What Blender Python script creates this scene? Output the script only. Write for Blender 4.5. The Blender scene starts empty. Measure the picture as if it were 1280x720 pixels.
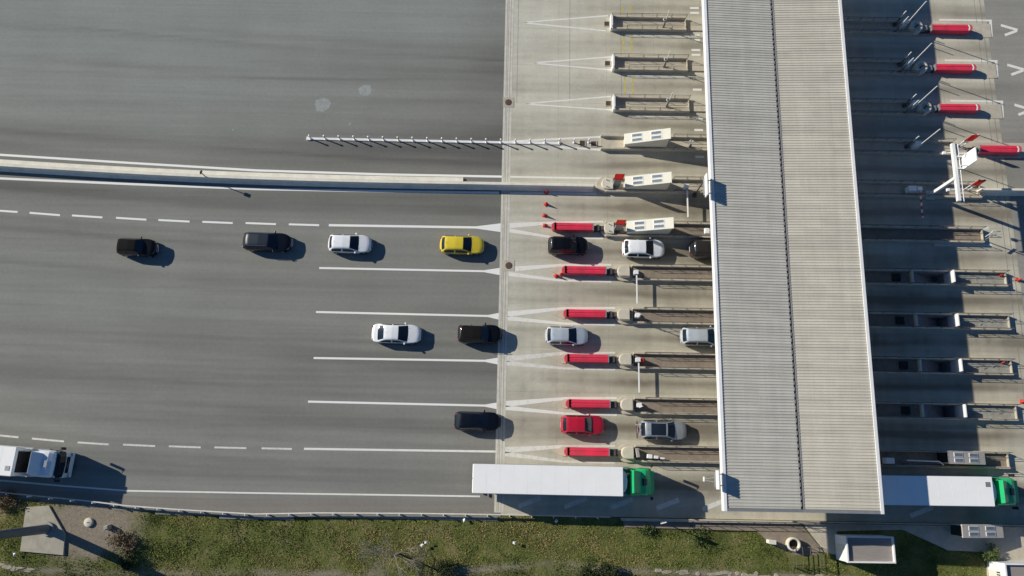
import bpy, math, random
import numpy as np
from mathutils import Vector, Matrix
random.seed(7); rng = np.random.default_rng(7)
R = math.radians
scn = bpy.context.scene
col = scn.collection

# ------------------------------------------------------------------ camera model
F = 995.0; H = 77.5; T = R(13.0)
ct, st = math.cos(T), math.sin(T)
A = R(-1.05)                       # direction of the road in the world

def P(px, py, z=0.0):
    """point of the photograph (1280x720) -> world point at height z"""
    u = (px - 640) / F; v = (360 - py) / F
    dx, dy, dz = u, v * ct + st, v * st - ct
    k = (z - H) / dz
    return Vector((dx * k, dy * k, z))

def rot2(x, y, a): return (x * math.cos(a) - y * math.sin(a), x * math.sin(a) + y * math.cos(a))
def SN(px, py, z=0.0):             # road frame: s along the road, n across it
    p = P(px, py, z); return rot2(p.x, p.y, -A)
def W(s, n, z=0.0):
    x, y = rot2(s, n, A); return Vector((x, y, z))

# ------------------------------------------------------------------ materials
def mat(name, c, rough=0.7, var=0.12, scale=3.0, metal=0.0, bump=0.0, coat=0.0, c2=None, stretch=(1, 1, 1), spec=0.5, dirt=0.0):
    m = bpy.data.materials.new(name); m.use_nodes = True
    nt = m.node_tree; N = nt.nodes; L = nt.links
    b = N['Principled BSDF']
    b.inputs['Roughness'].default_value = rough; b.inputs['Metallic'].default_value = metal
    b.inputs['Coat Weight'].default_value = coat; b.inputs['Coat Roughness'].default_value = 0.08
    b.inputs['Specular IOR Level'].default_value = spec
    tc = N.new('ShaderNodeTexCoord'); mp = N.new('ShaderNodeMapping'); mp.inputs['Scale'].default_value = stretch
    oi = N.new('ShaderNodeObjectInfo'); of = N.new('ShaderNodeMath'); of.operation = 'MULTIPLY'; of.inputs[1].default_value = 83.0; L.new(oi.outputs['Random'], of.inputs[0])
    va = N.new('ShaderNodeVectorMath'); va.operation = 'ADD'; L.new(tc.outputs['Object'], va.inputs[0]); L.new(of.outputs[0], va.inputs[1])
    L.new(va.outputs[0], mp.inputs['Vector'])
    nz = N.new('ShaderNodeTexNoise'); nz.inputs['Scale'].default_value = scale; nz.inputs['Detail'].default_value = 6; nz.inputs['Roughness'].default_value = 0.65
    L.new(mp.outputs['Vector'], nz.inputs['Vector'])
    rp = N.new('ShaderNodeValToRGB')
    lo = tuple(x * (1 - var) for x in c); hi = tuple(min(x * (1 + var), 1) for x in (c2 or c))
    rp.color_ramp.elements[0].position = 0.3; rp.color_ramp.elements[1].position = 0.7
    rp.color_ramp.elements[0].color = (*lo, 1); rp.color_ramp.elements[1].color = (*hi, 1)
    L.new(nz.outputs['Fac'], rp.inputs['Fac'])
    out = rp.outputs['Color']
    if dirt:
        n2 = N.new('ShaderNodeTexNoise'); n2.inputs['Scale'].default_value = scale * 0.35; n2.inputs['Detail'].default_value = 8; n2.inputs['Roughness'].default_value = 0.75
        L.new(mp.outputs['Vector'], n2.inputs['Vector'])
        r2 = N.new('ShaderNodeValToRGB'); r2.color_ramp.elements[0].position = 0.42; r2.color_ramp.elements[1].position = 0.68
        L.new(n2.outputs['Fac'], r2.inputs['Fac'])
        ml = N.new('ShaderNodeMath'); ml.operation = 'MULTIPLY'; ml.inputs[1].default_value = dirt
        L.new(r2.outputs['Color'], ml.inputs[0])
        mx = N.new('ShaderNodeMixRGB'); mx.inputs['Color2'].default_value = (0.12, 0.10, 0.08, 1)
        L.new(ml.outputs[0], mx.inputs['Fac']); L.new(out, mx.inputs['Color1']); out = mx.outputs['Color']
    L.new(out, b.inputs['Base Color'])
    if bump:
        bp = N.new('ShaderNodeBump'); bp.inputs['Strength'].default_value = bump; bp.inputs['Distance'].default_value = 0.03
        L.new(nz.outputs['Fac'], bp.inputs['Height']); L.new(bp.outputs['Normal'], b.inputs['Normal'])
    return m

M = {}
def car_paint(name, c, metal=0.0, rough=0.3): return mat(name, c, rough, 0.05, 1.5, metal, 0, 0.8)
M['glass'] = mat('vehicle_glass', (0.015, 0.023, 0.034), 0.06, 0.2, 1.0, 0, 0, 0.1, spec=.5)
M['tyre'] = mat('tyre_rubber', (0.018, 0.018, 0.018), 0.85, 0.2, 8)
M['rim'] = mat('alloy_rim', (0.45, 0.45, 0.46), 0.35, 0.1, 4, 0.8)
M['black'] = mat('black_plastic', (0.015, 0.015, 0.016), 0.5, 0.2, 5)
M['chrome'] = mat('chrome', (0.75, 0.75, 0.77), 0.15, 0.05, 4, 1.0)
M['headlamp'] = mat('headlamp_glass', (0.45, 0.48, 0.5), 0.1, 0.1, 6, 0.2, 0, 1.0)
M['taillamp'] = mat('red_lamp_glass', (0.35, 0.01, 0.01), 0.2, 0.1, 6, 0, 0, 1.0)
M['plate'] = mat('number_plate', (0.7, 0.7, 0.68), 0.5, 0.05, 4)
M['chassis'] = mat('chassis_steel', (0.03, 0.03, 0.032), 0.6, 0.3, 4)
M['conc'] = mat('island_concrete', (0.52, 0.475, 0.38), 0.9, 0.14, 1.6, 0, 0.15, dirt=0.22)
M['conc_lt'] = mat('pale_concrete', (0.68, 0.64, 0.52), 0.9, 0.10, 1.8, 0, 0.1, dirt=0.14)
M['nose'] = mat('nose_concrete', (0.62, 0.57, 0.45), 0.85, 0.08, 1.5, 0, 0.1, dirt=0.12)
M['barrier'] = mat('median_concrete', (0.80, 0.77, 0.66), 0.9, 0.10, 1.2, 0, 0.1, dirt=0.15)
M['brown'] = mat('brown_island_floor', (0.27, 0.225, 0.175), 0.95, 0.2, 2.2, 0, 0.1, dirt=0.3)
M['beige'] = mat('beige_island_floor', (0.55, 0.50, 0.39), 0.95, 0.1, 2.0, 0, 0.1, dirt=0.2)
M['greyfloor'] = mat('grey_island_floor', (0.33, 0.33, 0.285), 0.9, 0.22, 2.5, 0, 0.1, dirt=0.3)
M['rail'] = mat('galvanised_rail', (0.35, 0.35, 0.35), 0.5, 0.1, 5, 0.3)
M['raildark'] = mat('weathered_rail', (0.10, 0.09, 0.085), 0.6, 0.15, 5, 0.2)
M['railtan'] = mat('tan_rail', (0.13, 0.105, 0.085), 0.6, 0.15, 5)
M['red'] = mat('red_plastic', (0.78, 0.035, 0.085), 0.5, 0.16, 1.1, 0, 0.05, dirt=0.30)
M['redlt'] = mat('red_nose_plastic', (0.66, 0.07, 0.09), 0.5, 0.12, 2.5, dirt=0.12)
M['redsign'] = mat('red_board', (0.55, 0.05, 0.035), 0.6, 0.12, 3, dirt=0.1)
M['cone'] = mat('cone_orange_red', (0.62, 0.05, 0.03), 0.55, 0.1, 6)
M['steel'] = mat('grey_steel', (0.33, 0.34, 0.34), 0.5, 0.12, 3, 0.4)
M['white'] = mat('white_paint', (0.86, 0.86, 0.84), 0.5, 0.05, 2.0, dirt=0.06)
M['cream'] = mat('cream_panel', (0.76, 0.735, 0.62), 0.6, 0.05, 1.5, dirt=0.06)
M['pink'] = mat('pinkish_panel', (0.58, 0.52, 0.46), 0.6, 0.08, 2.0, dirt=0.1)
M['skylight'] = mat('skylight_pane', (0.20, 0.24, 0.27), 0.15, 0.2, 2.0, 0, 0, 0.5)
M['roofbrown'] = mat('flat_roof_felt', (0.29, 0.265, 0.24), 0.95, 0.12, 1.5, 0, 0.1, stretch=(1, 9, 1), dirt=0.15)
M['mast'] = mat('mast_galvanised', (0.16, 0.18, 0.21), 0.55, 0.15, 1.0, 0.3)
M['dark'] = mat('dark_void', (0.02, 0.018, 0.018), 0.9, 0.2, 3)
M['iron'] = mat('rusty_iron', (0.12, 0.085, 0.07), 0.8, 0.2, 5, 0.3)
M['pit'] = mat('stairwell_concrete', (0.42, 0.42, 0.42), 0.9, 0.2, 2)
M['rack'] = mat('bicycle_pinkish', (0.40, 0.22, 0.20), 0.5, 0.2, 6)

M['groove'] = mat('joint_filler', (0.24, 0.22, 0.18), .95, .2, 1.5)
def worn_paint(name, c, wear):
    m = bpy.data.materials.new(name); m.use_nodes = True
    N = m.node_tree.nodes; L = m.node_tree.links; b = N['Principled BSDF']
    b.inputs['Roughness'].default_value = 0.8; b.inputs['Base Color'].default_value = (*c, 1)
    tc = N.new('ShaderNodeTexCoord'); nz = N.new('ShaderNodeTexNoise')
    nz.inputs['Scale'].default_value = 2.2; nz.inputs['Detail'].default_value = 10; nz.inputs['Roughness'].default_value = 0.8
    L.new(tc.outputs['Object'], nz.inputs['Vector'])
    rp = N.new('ShaderNodeValToRGB'); p = 0.5 - 0.28 * (1 - wear) + 0.10 * wear
    rp.color_ramp.elements[0].position = max(p - 0.2, 0); rp.color_ramp.elements[1].position = p + 0.1
    lo_ = 0.7 - 0.5 * wear; hi_ = 1.0 - 0.3 * wear * wear
    rp.color_ramp.elements[0].color = (lo_, lo_, lo_, 1); rp.color_ramp.elements[1].color = (hi_, hi_, hi_, 1)
    L.new(nz.outputs['Fac'], rp.inputs['Fac']); L.new(rp.outputs['Color'], b.inputs['Alpha'])
    return m
M['line'] = worn_paint('road_line_white', (0.88, 0.88, 0.84), 0.22)
M['line_worn'] = worn_paint('worn_line_white', (0.86, 0.84, 0.77), 0.42)
M['line_faint'] = worn_paint('faint_line_white', (0.80, 0.79, 0.72), 0.56)
M['yellow'] = worn_paint('worn_line_yellow', (0.72, 0.62, 0.10), 0.75)
M['chalk'] = worn_paint('chalk_spill', (0.46, 0.49, 0.47), 0.8)

# ------------------------------------------------------------------ mesh builder
class MB:
    def __init__(s): s.v = []; s.f = []; s.sm = []
    def add(s, vs, fs, smooth=False):
        o = len(s.v); s.v += [tuple(v) for v in vs]; s.f += [tuple(i + o for i in f) for f in fs]; s.sm += [smooth] * len(fs); return s
    def box(s, c, d, rz=0, ry=0, rx=0):
        m = Matrix.Rotation(rz, 3, 'Z') @ Matrix.Rotation(ry, 3, 'Y') @ Matrix.Rotation(rx, 3, 'X'); c = Vector(c)
        vs = [c + m @ Vector((x * d[0] / 2, y * d[1] / 2, z * d[2] / 2)) for x in (-1, 1) for y in (-1, 1) for z in (-1, 1)]
        return s.add(vs, [(0, 1, 3, 2), (4, 6, 7, 5), (0, 4, 5, 1), (2, 3, 7, 6), (0, 2, 6, 4), (1, 5, 7, 3)])
    def bx(s, x0, x1, y0, y1, z0, z1): return s.box(((x0 + x1) / 2, (y0 + y1) / 2, (z0 + z1) / 2), (abs(x1 - x0), abs(y1 - y0), abs(z1 - z0)))
    def prism(s, poly, z0, z1, top=1.0):
        n = len(poly); cx = sum(p[0] for p in poly) / n; cy = sum(p[1] for p in poly) / n
        vs = [(x, y, z0) for x, y in poly] + [(cx + (x - cx) * top, cy + (y - cy) * top, z1) for x, y in poly]
        fs = [tuple(range(n - 1, -1, -1)), tuple(range(n, 2 * n))] + [(i, (i + 1) % n, n + (i + 1) % n, n + i) for i in range(n)]
        return s.add(vs, fs)
    def xz(s, poly, y0, y1):
        n = len(poly); vs = [(x, y0, z) for x, z in poly] + [(x, y1, z) for x, z in poly]
        return s.add(vs, [tuple(range(n)), tuple(range(2 * n - 1, n - 1, -1))] + [(i, n + i, n + (i + 1) % n, (i + 1) % n) for i in range(n)])
    def cyl(s, p0, p1, r0, r1=None, n=10):
        r1 = r0 if r1 is None else r1; p0 = Vector(p0); p1 = Vector(p1); d = (p1 - p0).normalized()
        a = d.orthogonal().normalized(); b = d.cross(a)
        vs = [p0 + (a * math.cos(t) + b * math.sin(t)) * r0 for t in [2 * math.pi * i / n for i in range(n)]] + \
             [p1 + (a * math.cos(t) + b * math.sin(t)) * r1 for t in [2 * math.pi * i / n for i in range(n)]]
        s.add(vs, [(i, (i + 1) % n, n + (i + 1) % n, n + i) for i in range(n)], True)
        s.add(vs[:n], [tuple(range(n - 1, -1, -1))]); return s.add(vs[n:], [tuple(range(n))])
    def lathe(s, prof, n=16, c=(0, 0, 0)):
        vs = []
        for r, z in prof: vs += [(c[0] + r * math.cos(2 * math.pi * i / n), c[1] + r * math.sin(2 * math.pi * i / n), c[2] + z) for i in range(n)]
        fs = [(k * n + i, k * n + (i + 1) % n, (k + 1) * n + (i + 1) % n, (k + 1) * n + i) for k in range(len(prof) - 1) for i in range(n)]
        return s.add(vs, fs, True)
    def strip(s, pts, w, z):
        """flat ribbon along 2d points"""
        ps = [Vector((p[0], p[1])) for p in pts]; vs = []
        for i, p in enumerate(ps):
            d = (ps[min(i + 1, len(ps) - 1)] - ps[max(i - 1, 0)]).normalized(); nn = Vector((-d.y, d.x))
            ww = w[i] if isinstance(w, (list, tuple)) else w
            vs += [(*(p + nn * ww / 2), z), (*(p - nn * ww / 2), z)]
        return s.add(vs, [(2 * i, 2 * i + 1, 2 * i + 3, 2 * i + 2) for i in range(len(ps) - 1)])
    def build(s, name, m, parent=None, bevel=0, loc=None, rz=0, smooth=None):
        me = bpy.data.meshes.new(name); me.from_pydata(s.v, [], s.f); me.validate()
        me.polygons.foreach_set('use_smooth', [bool(x) if smooth is None else smooth for x in s.sm][:len(me.polygons)])
        me.materials.append(M[m] if isinstance(m, str) else m); me.update()
        o = bpy.data.objects.new(name, me); col.objects.link(o)
        if parent: o.parent = parent
        if loc is not None: o.location = loc; o.rotation_euler.z = rz
        if bevel:
            bv = o.modifiers.new('bevel', 'BEVEL'); bv.width = bevel; bv.segments = 2; bv.limit_method = 'ANGLE'
        return o

def tag(o, label, cat, group=None):
    o['label'] = label; o['category'] = cat
    if group: o['group'] = group
    return o
def thing(name, label, cat, loc, rz=0, group=None):
    o = bpy.data.objects.new(name, None); col.objects.link(o); o.empty_display_size = 0.3
    o.location = loc; o.rotation_euler.z = rz
    return tag(o, label, cat, group)
def struct(o): o['kind'] = 'structure'; return o
def copy_tree(o, parent=None):
    c = o.copy(); col.objects.link(c); c.parent = parent
    for ch in [x for x in bpy.data.objects if x.parent == o]: copy_tree(ch, c)
    return c

# ------------------------------------------------------------------ value noise for ground attributes
def vnoise(x, y, seed=0):
    xi = np.floor(x).astype(np.int64); yi = np.floor(y).astype(np.int64); xf = x - xi; yf = y - yi
    def h(a, b):
        n = (a * 374761393 + b * 668265263 + seed * 974634777) & 0x7fffffff
        n = ((n ^ (n >> 13)) * 1274126177) & 0x7fffffff
        return ((n ^ (n >> 16)) & 0xffff) / 65535.0
    u = xf * xf * (3 - 2 * xf); v = yf * yf * (3 - 2 * yf)
    return (h(xi, yi) * (1 - u) + h(xi + 1, yi) * u) * (1 - v) + (h(xi, yi + 1) * (1 - u) + h(xi + 1, yi + 1) * u) * v
def fbm(x, y, seed=0, o=4):
    t = 0; a = 0.5; 
    for k in range(o): t = t + a * vnoise(x * 2**k, y * 2**k, seed + k); a *= 0.5
    return t / (1 - 0.5**o)

# ------------------------------------------------------------------ rows
ROWY = {1: 28.5, 2: 79, 3: 129.5, 4: 178, 5: 231, 6: 286.5, 7: 340.5, 8: 394.5, 9: 450.5, 10: 507, 11: 567}
ROWN = {k: SN(815, y, 0.5)[1] for k, y in ROWY.items()}
def srow(px, k, z=0.0):            # road coordinate s of pixel column px on row k
    return SN(px, ROWY[k] + (px - 815) * 0.0175, z)[0]
s_l, s_r = SN(629, 330)[0], SN(1262, 250)[0]          # concrete apron
n_top = SN(640, 0)[1] + 40
n_bot = SN(760, 646)[1]
pits = []
for k, x0, x1 in ((7, 1143, 1187), (8, 1148, 1192), (9, 1153, 1196), (10, 1156, 1201)):
    pits.append((k, srow(x0, k, .5), srow(x1, k, .5)))

# ------------------------------------------------------------------ ground and roads
def grid_obj(name, s0, s1, n0, n1, step, fn, m, holes=(), z=0.0, cut=None, nstep=None):
    nstep = nstep or step
    ss = np.linspace(s0, s1, max(2, int((s1 - s0) / step)) + 1); ns = np.linspace(n0, n1, max(2, int((n1 - n0) / nstep)) + 1)
    S_, N_ = np.meshgrid(ss, ns); a, b = fn(S_, N_)
    vs = np.stack([S_.ravel(), N_.ravel(), np.full(S_.size, z)], 1)
    w = len(ss); fs = []
    for j in range(len(ns) - 1):
        nc = (ns[j] + ns[j + 1]) / 2
        hs = [(h[0], h[1]) for h in holes if h[2] < nc < h[3]]
        for i in range(w - 1):
            sc = (ss[i] + ss[i + 1]) / 2
            if any(h0 < sc < h1 for h0, h1 in hs): continue
            if cut is not None:
                wx, wy = rot2(sc, nc, A)
                if wy < np.interp(wx, cut[0], cut[1]) - .5: continue
            q = j * w + i; fs.append((q, q + 1, q + w + 1, q + w))
    me = bpy.data.meshes.new(name); me.from_pydata(vs.tolist(), [], fs)
    for nm, arr in (('stain', a), ('pale', b)):
        at = me.attributes.new(nm, 'FLOAT', 'POINT'); at.data.foreach_set('value', arr.ravel().astype(np.float32))
    me.materials.append(m); me.update()
    o = bpy.data.objects.new(name, me); col.objects.link(o); o.rotation_euler.z = A
    return struct(o)

def ground_mat(name, base, stainc, palec, joints=None, fine=30, streak=(0.05, 2.5, 1), jc=(0.2, 0.19, 0.17)):
    m = bpy.data.materials.new(name); m.use_nodes = True
    N = m.node_tree.nodes; L = m.node_tree.links; b = N['Principled BSDF']; b.inputs['Roughness'].default_value = 0.9
    b.inputs['Specular IOR Level'].default_value = 0.25
    tc = N.new('ShaderNodeTexCoord')
    def noise(sc, st_=(1, 1, 1), det=6, ro=0.65):
        mp = N.new('ShaderNodeMapping'); mp.inputs['Scale'].default_value = st_; L.new(tc.outputs['Object'], mp.inputs['Vector'])
        nz = N.new('ShaderNodeTexNoise'); nz.inputs['Scale'].default_value = sc; nz.inputs['Detail'].default_value = det; nz.inputs['Roughness'].default_value = ro
        L.new(mp.outputs['Vector'], nz.inputs['Vector']); return nz.outputs['Fac']
    def mult(colr, fac, lo, hi):
        mr = N.new('ShaderNodeMapRange'); mr.inputs['From Min'].default_value = 0.3; mr.inputs['From Max'].default_value = 0.7
        mr.inputs['To Min'].default_value = lo; mr.inputs['To Max'].default_value = hi; L.new(fac, mr.inputs['Value'])
        mx = N.new('ShaderNodeMixRGB'); mx.blend_type = 'MULTIPLY'; mx.inputs['Fac'].default_value = 1
        L.new(colr, mx.inputs['Color1']); L.new(mr.outputs[0], mx.inputs['Color2']); return mx.outputs['Color']
    def mixc(c1, c2, fac):
        mx = N.new('ShaderNodeMixRGB'); L.new(fac, mx.inputs['Fac']); L.new(c1, mx.inputs['Color1'])
        mx.inputs['Color2'].default_value = (*c2, 1); return mx.outputs['Color']
    rgb = N.new('ShaderNodeRGB'); rgb.outputs[0].default_value = (*base, 1); c = rgb.outputs[0]
    for nm, cc in (('stain', stainc), ('pale', palec)):
        at = N.new('ShaderNodeAttribute'); at.attribute_name = nm; c = mixc(c, cc, at.outputs['Fac'])
    c = mult(c, noise(0.12), 0.93, 1.07); c = mult(c, noise(1.0, streak), 0.93, 1.07)
    c = mult(c, noise(fine, (1, 1, 1), 4, 0.8), 0.86, 1.14); c = mult(c, noise(3.0), 0.94, 1.06)
    if joints:
        br = N.new('ShaderNodeTexBrick'); br.offset = 0.0; br.inputs['Scale'].default_value = 1.0
        br.inputs['Brick Width'].default_value = joints[0]; br.inputs['Row Height'].default_value = joints[1]
        br.inputs['Mortar Size'].default_value = 0.022; br.inputs['Mortar Smooth'].default_value = 0.3
        br.inputs['Color1'].default_value = (0, 0, 0, 1); br.inputs['Color2'].default_value = (0, 0, 0, 1); br.inputs['Mortar'].default_value = (0.35, 0.35, 0.35, 1)
        mp = N.new('ShaderNodeMapping'); mp.inputs['Location'].default_value = (joints[2], joints[3], 0); L.new(tc.outputs['Object'], mp.inputs['Vector'])
        L.new(mp.outputs['Vector'], br.inputs['Vector']); c = mixc(c, jc, br.outputs['Color'])
    L.new(c, b.inputs['Base Color'])
    bp = N.new('ShaderNodeBump'); bp.inputs['Strength'].default_value = 0.2; bp.inputs['Distance'].default_value = 0.02
    L.new(noise(fine, (1, 1, 1), 4, 0.8), bp.inputs['Height']); L.new(bp.outputs['Normal'], b.inputs['Normal'])
    return m

RAILP = [(-40, 610.5), (0, 614.5), (60, 620.5), (120, 626.5), (160, 631.5), (220, 636), (320, 642), (400, 640.6), (520, 641.2), (640, 643), (762, 646)]
edge = [P(x, y) for x, y in RAILP]
ex = np.array([-230] + [p_.x for p_ in edge] + [SN(1000, 648)[0], 60, 230]); ey = np.array([edge[0].y + 9] + [p_.y for p_ in edge] + [P(1000, 652).y, P(1250, 657).y - .1, P(1250, 657).y - 4])
lanes = sorted(ROWN.values())
lane_mid = [(a + b) / 2 for a, b in zip(lanes[:-1], lanes[1:])] + [SN(700, 603)[1]] + [lanes[-1] + 4.2 * k - 2.1 for k in (1, 2, 3, 4)]
def apron_fn(S_, N_):
    st_ = np.zeros_like(S_)
    for i, lm in enumerate(lane_mid):
        wob = lm + 0.35 * (vnoise(S_ * 0.12, N_ * 0 + i, i) - 0.5)
        amp = 0.45 + 0.75 * vnoise(S_ * 0.1, N_ * 0 + 3 * i, 11)
        st_ += np.exp(-((N_ - wob) / 0.55) ** 2) * amp * np.clip((S_ - s_l) / 14, 0.25, 1)
        for off in (-0.85, 0.85): st_ += 0.30 * np.exp(-((N_ - wob - off) / 0.25) ** 2) * amp
    st_ += 0.45 * np.clip(fbm(S_ * 0.16, N_ * 0.3, 31) - 0.45, 0, 1) * 2
    st_ += 0.25 * np.clip(fbm(S_ * 0.9, N_ * 0.9, 51) - 0.6, 0, 1) * 3
    st_ += 0.16 * (vnoise(S_ * 2.2, N_ * 0.08, 77) - 0.3)
    st_ += .5 * np.clip(vnoise(S_ * .05, N_ * 1.6, 83) - .5, 0, 1)
    pale = 0.5 * np.clip(1 - (S_ - s_l) / 12, 0, 1) * (fbm(S_ * 0.2, N_ * 0.2, 5)) + 0.25 * np.clip(fbm(S_ * .08, N_ * .15, 9) - .45, 0, 1)
    pale += 0.22 * np.clip((N_ - 22) / 15, 0, 1)
    st_ += .22 * np.clip((8 - N_) / 20, 0, 1)
    st_ += .5 * np.exp(-((N_ - SN(800, 205)[1] + .6) / 1.0) ** 2) * 0
    return np.clip(st_ * 0.98, 0, 0.92), np.clip(pale, 0, 0.6)
apron_m = ground_mat('concrete_apron', (0.570, 0.540, 0.425), (0.165, 0.140, 0.102), (0.66, 0.655, 0.56), joints=(5.1, 4.35, 0.9, 1.1), fine=14, streak=(0.25, 2.0, 1))
holes = [(a, b, ROWN[k] - 0.62, ROWN[k] + 0.62) for k, a, b in pits]
grid_obj('concrete_apron', s_l, s_r, n_bot, n_top, 0.22, apron_fn, apron_m, holes, 0.0)

BPW = [P(x, y, 0) for x, y in [(-60, 202), (0, 206.5), (80, 211), (160, 215.5), (240, 219.3), (320, 222.8), (440, 226.2), (560, 228.3), (640, 229.8), (742, 232)]]
cvx = np.array([p_.x - 70 if i == 0 else p_.x for i, p_ in enumerate(BPW)] + [200.]); cvx = np.concatenate([[-300.], [p_.x for p_ in BPW], [200.]])
cvn = [rot2(p_.x, p_.y, -A)[1] for p_ in BPW]; cvn = np.array([cvn[0] + 16.0] + cvn + [cvn[-1]])
def asph_fn(S_, N_):
    D = N_ - np.interp(S_, cvx, cvn)                      # distance from the curved median
    up = D > 0
    st_ = 0.75 * np.clip(fbm(S_ * 0.012, (D + .05 * S_) * 0.42, 3, 5) - 0.42, 0, 1) * 1.9
    st_ += 0.26 * np.clip(vnoise(S_ * 0.02, (D + .03 * S_) * 1.7, 61) - .45, 0, 1) * 2
    st_ += 0.22 * np.clip(vnoise(S_ * 0.035, D * 1.2, 67) - .55, 0, 1) * 2
    for i, py in enumerate((310, 363, 420, 478, 532, 590)):
        lm = SN(600, py)[1] - cvn[-1]
        wv = 0.5 * (vnoise(S_ * .015, N_ * 0, 40 + i) - .5)
        amp = 0.35 + .5 * vnoise(S_ * 0.04, N_ * 0 + i, 4)
        st_ += 0.40 * np.exp(-((D - lm - wv) / 0.5) ** 2) * amp
        for o_ in (-.8, .8): st_ += 0.30 * np.exp(-((D - lm - wv - o_) / .22) ** 2) * amp
    for i in range(9):                                    # long thin tyre marks sweeping across the upper carriageway
        k_ = 3 + 4.1 * i; sl_ = (-.03, .045, .02, -.05, .01, .06, -.02, .03, -.04)[i]
        st_ += .45 * np.exp(-((D - k_ - sl_ * (S_ + 30)) / .16) ** 2) * np.clip(vnoise(S_ * .05, N_ * 0 + i, 8) * 2 - .7, 0, 1)
        st_ += .22 * np.exp(-((D - k_ - 1.1 - sl_ * (S_ + 30)) / .5) ** 2)
    st_ += 0.65 * np.exp(-((D - 3.2) / 2.2) ** 2) * np.clip((S_ + 45) / 30, .25, 1) + 0.55 * np.exp(-((D + 2.2) / 1.6) ** 2)
    st_ += 0.25 * np.clip((S_ + 8) / 8, 0, 1) * up
    pale = 0.45 * np.clip(fbm(S_ * 0.03, D * 0.15, 15) - 0.35, 0, 1) + 0.75 * np.clip((D - 3) / 14, 0, 1) * np.clip((-S_ + 12) / 20, 0.3, 1)
    pale += .25 * np.clip((-S_ - 5) / 30, 0, 1)
    return np.clip(st_ * 1.05, 0, 0.95), np.clip(pale * (1 - .6 * np.clip(st_, 0, 1)), 0, 0.85)
asph_m = ground_mat('worn_asphalt', (0.252, 0.248, 0.222), (0.115, 0.112, 0.102), (0.272, 0.294, 0.268), fine=22)
road = grid_obj('road', -230, s_l - 0.002, SN(300, 655)[1] - 6, n_top + 60, 1.0, asph_fn, asph_m, (), -0.002, (ex, ey), 0.28)
road2 = grid_obj('exit_road', s_r + 0.002, 230, SN(300, 655)[1] - 2, n_top + 60, 0.8, asph_fn,
                 ground_mat('exit_asphalt', (0.33, 0.32, 0.285), (0.24, 0.235, 0.21), (0.36, 0.36, 0.33), fine=22), (), -0.002)

# far ground
g = MB(); e = 1500; gx0, gx1 = -230, 230; gy0, gy1 = -120, 120
for x0, x1, y0, y1 in ((-e, e, gy1, e), (-e, e, -e, gy0), (-e, gx0 + 4, gy0, gy1), (gx1 - 4, e, gy0, gy1)):
    g.add([(x0, y0, -.05), (x1, y0, -.05), (x1, y1, -.05), (x0, y1, -.05)], [(0, 1, 2, 3)])
gm = mat('field_ground', (0.07, 0.085, 0.03), 0.95, 0.35, 0.05, c2=(0.12, 0.10, 0.05))
struct(g.build('ground', gm))

# ------------------------------------------------------------------ painted markings (world coordinates), sheets 4 mm apart
def pxs(pts): return [P(x, y).xy for x, y in pts]
mk = MB()
Z1 = 0.006
def extl(pts, d=60):               # continue a line past the frame on its first side
    a = Vector(pts[0]); b = Vector(pts[1]); return [tuple(a + (a - b).normalized() * d)] + list(pts)
mk.strip(extl(pxs([(0, 193.5), (160, 203.5), (320, 213), (480, 218), (628, 220.8)])), 0.24, Z1)
mk.strip(extl(pxs([(0, 223), (160, 230), (320, 236.3), (480, 239.2), (624, 241)])), 0.24, Z1)
dashA = [(37, 266, 75, 269), (90, 269.3, 128, 271.8), (145, 272.3, 183, 274.6), (198, 275, 237, 277), (253, 277.3, 291, 278.8), (307, 278.8, 345, 280.2), (361, 280.4, 399, 281.5), (-16, 262.3, 22, 265)]
dashF = [(-14, 543, 23, 546.6), (40, 548.2, 80, 551.8), (97, 553, 136, 555.6), (154, 555.8, 194, 557.6), (211, 557.8, 251, 559.3), (268, 559.2, 308, 560.2), (327, 560.4, 365, 561.2)]
for d in dashA: mk.strip(pxs([d[:2], d[2:]]), 0.2, Z1)
mk2 = MB()
mk3 = MB()
for d in dashF: mk3.strip(pxs([d[:2], d[2:]]), 0.17, Z1)
mk.strip(pxs([(411, 281.5), (595, 284.3)]), 0.24, Z1)
mk.strip(pxs([(595, 284.3), (627, 284.6)]), [0.24, 0.95], Z1)
for (x0, y0, x1, y1) in ((399, 335, 605, 339), (395, 390, 610, 395), (392, 447.5, 606, 451), (385, 502, 606, 507)):
    mk.strip(pxs([(x0, y0), (x1, y1)]), 0.2, Z1)
    mk.strip(pxs([(x1, y1), (627, y1 + 0.4)]), [0.2, 0.8], Z1)
mk2.strip(pxs([(380, 561), (624, 564.5)]), 0.2, Z1)
mk2.strip(extl(pxs([(0, 600.5), (80, 607.5), (160, 613.5), (320, 616.3), (480, 618.6), (600, 620.5)])), 0.15, Z1)
o = mk.build('lane_lines', 'line', road)
o2 = mk2.build('worn_lane_lines', 'line_worn', road); o3 = mk3.build('faint_lane_dashes', 'line_faint', road)
for q in (o, o2, o3): q.rotation_euler.z = -A
ch = MB()
for (x, y, r) in ((403, 131, .82), (457, 113, .68), (291, 162, .1), (230, 130, .09), (437, 155, .13)):
    c = P(x, y)
    pts = [(c.x + r * (1 + .10 * math.sin(3 * t + x) + .07 * math.sin(7 * t + y) + .05 * math.sin(13 * t)) * math.cos(t), c.y + r * (1 + .1 * math.cos(2 * t + y) + .07 * math.sin(8 * t + x)) * math.sin(t), 0.004) for t in [2 * math.pi * i / 44 for i in range(44)]]
    ch.add(pts, [tuple(range(44))])
q = ch.build('chalk_spills', 'chalk', road); q.rotation_euler.z = -A

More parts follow.
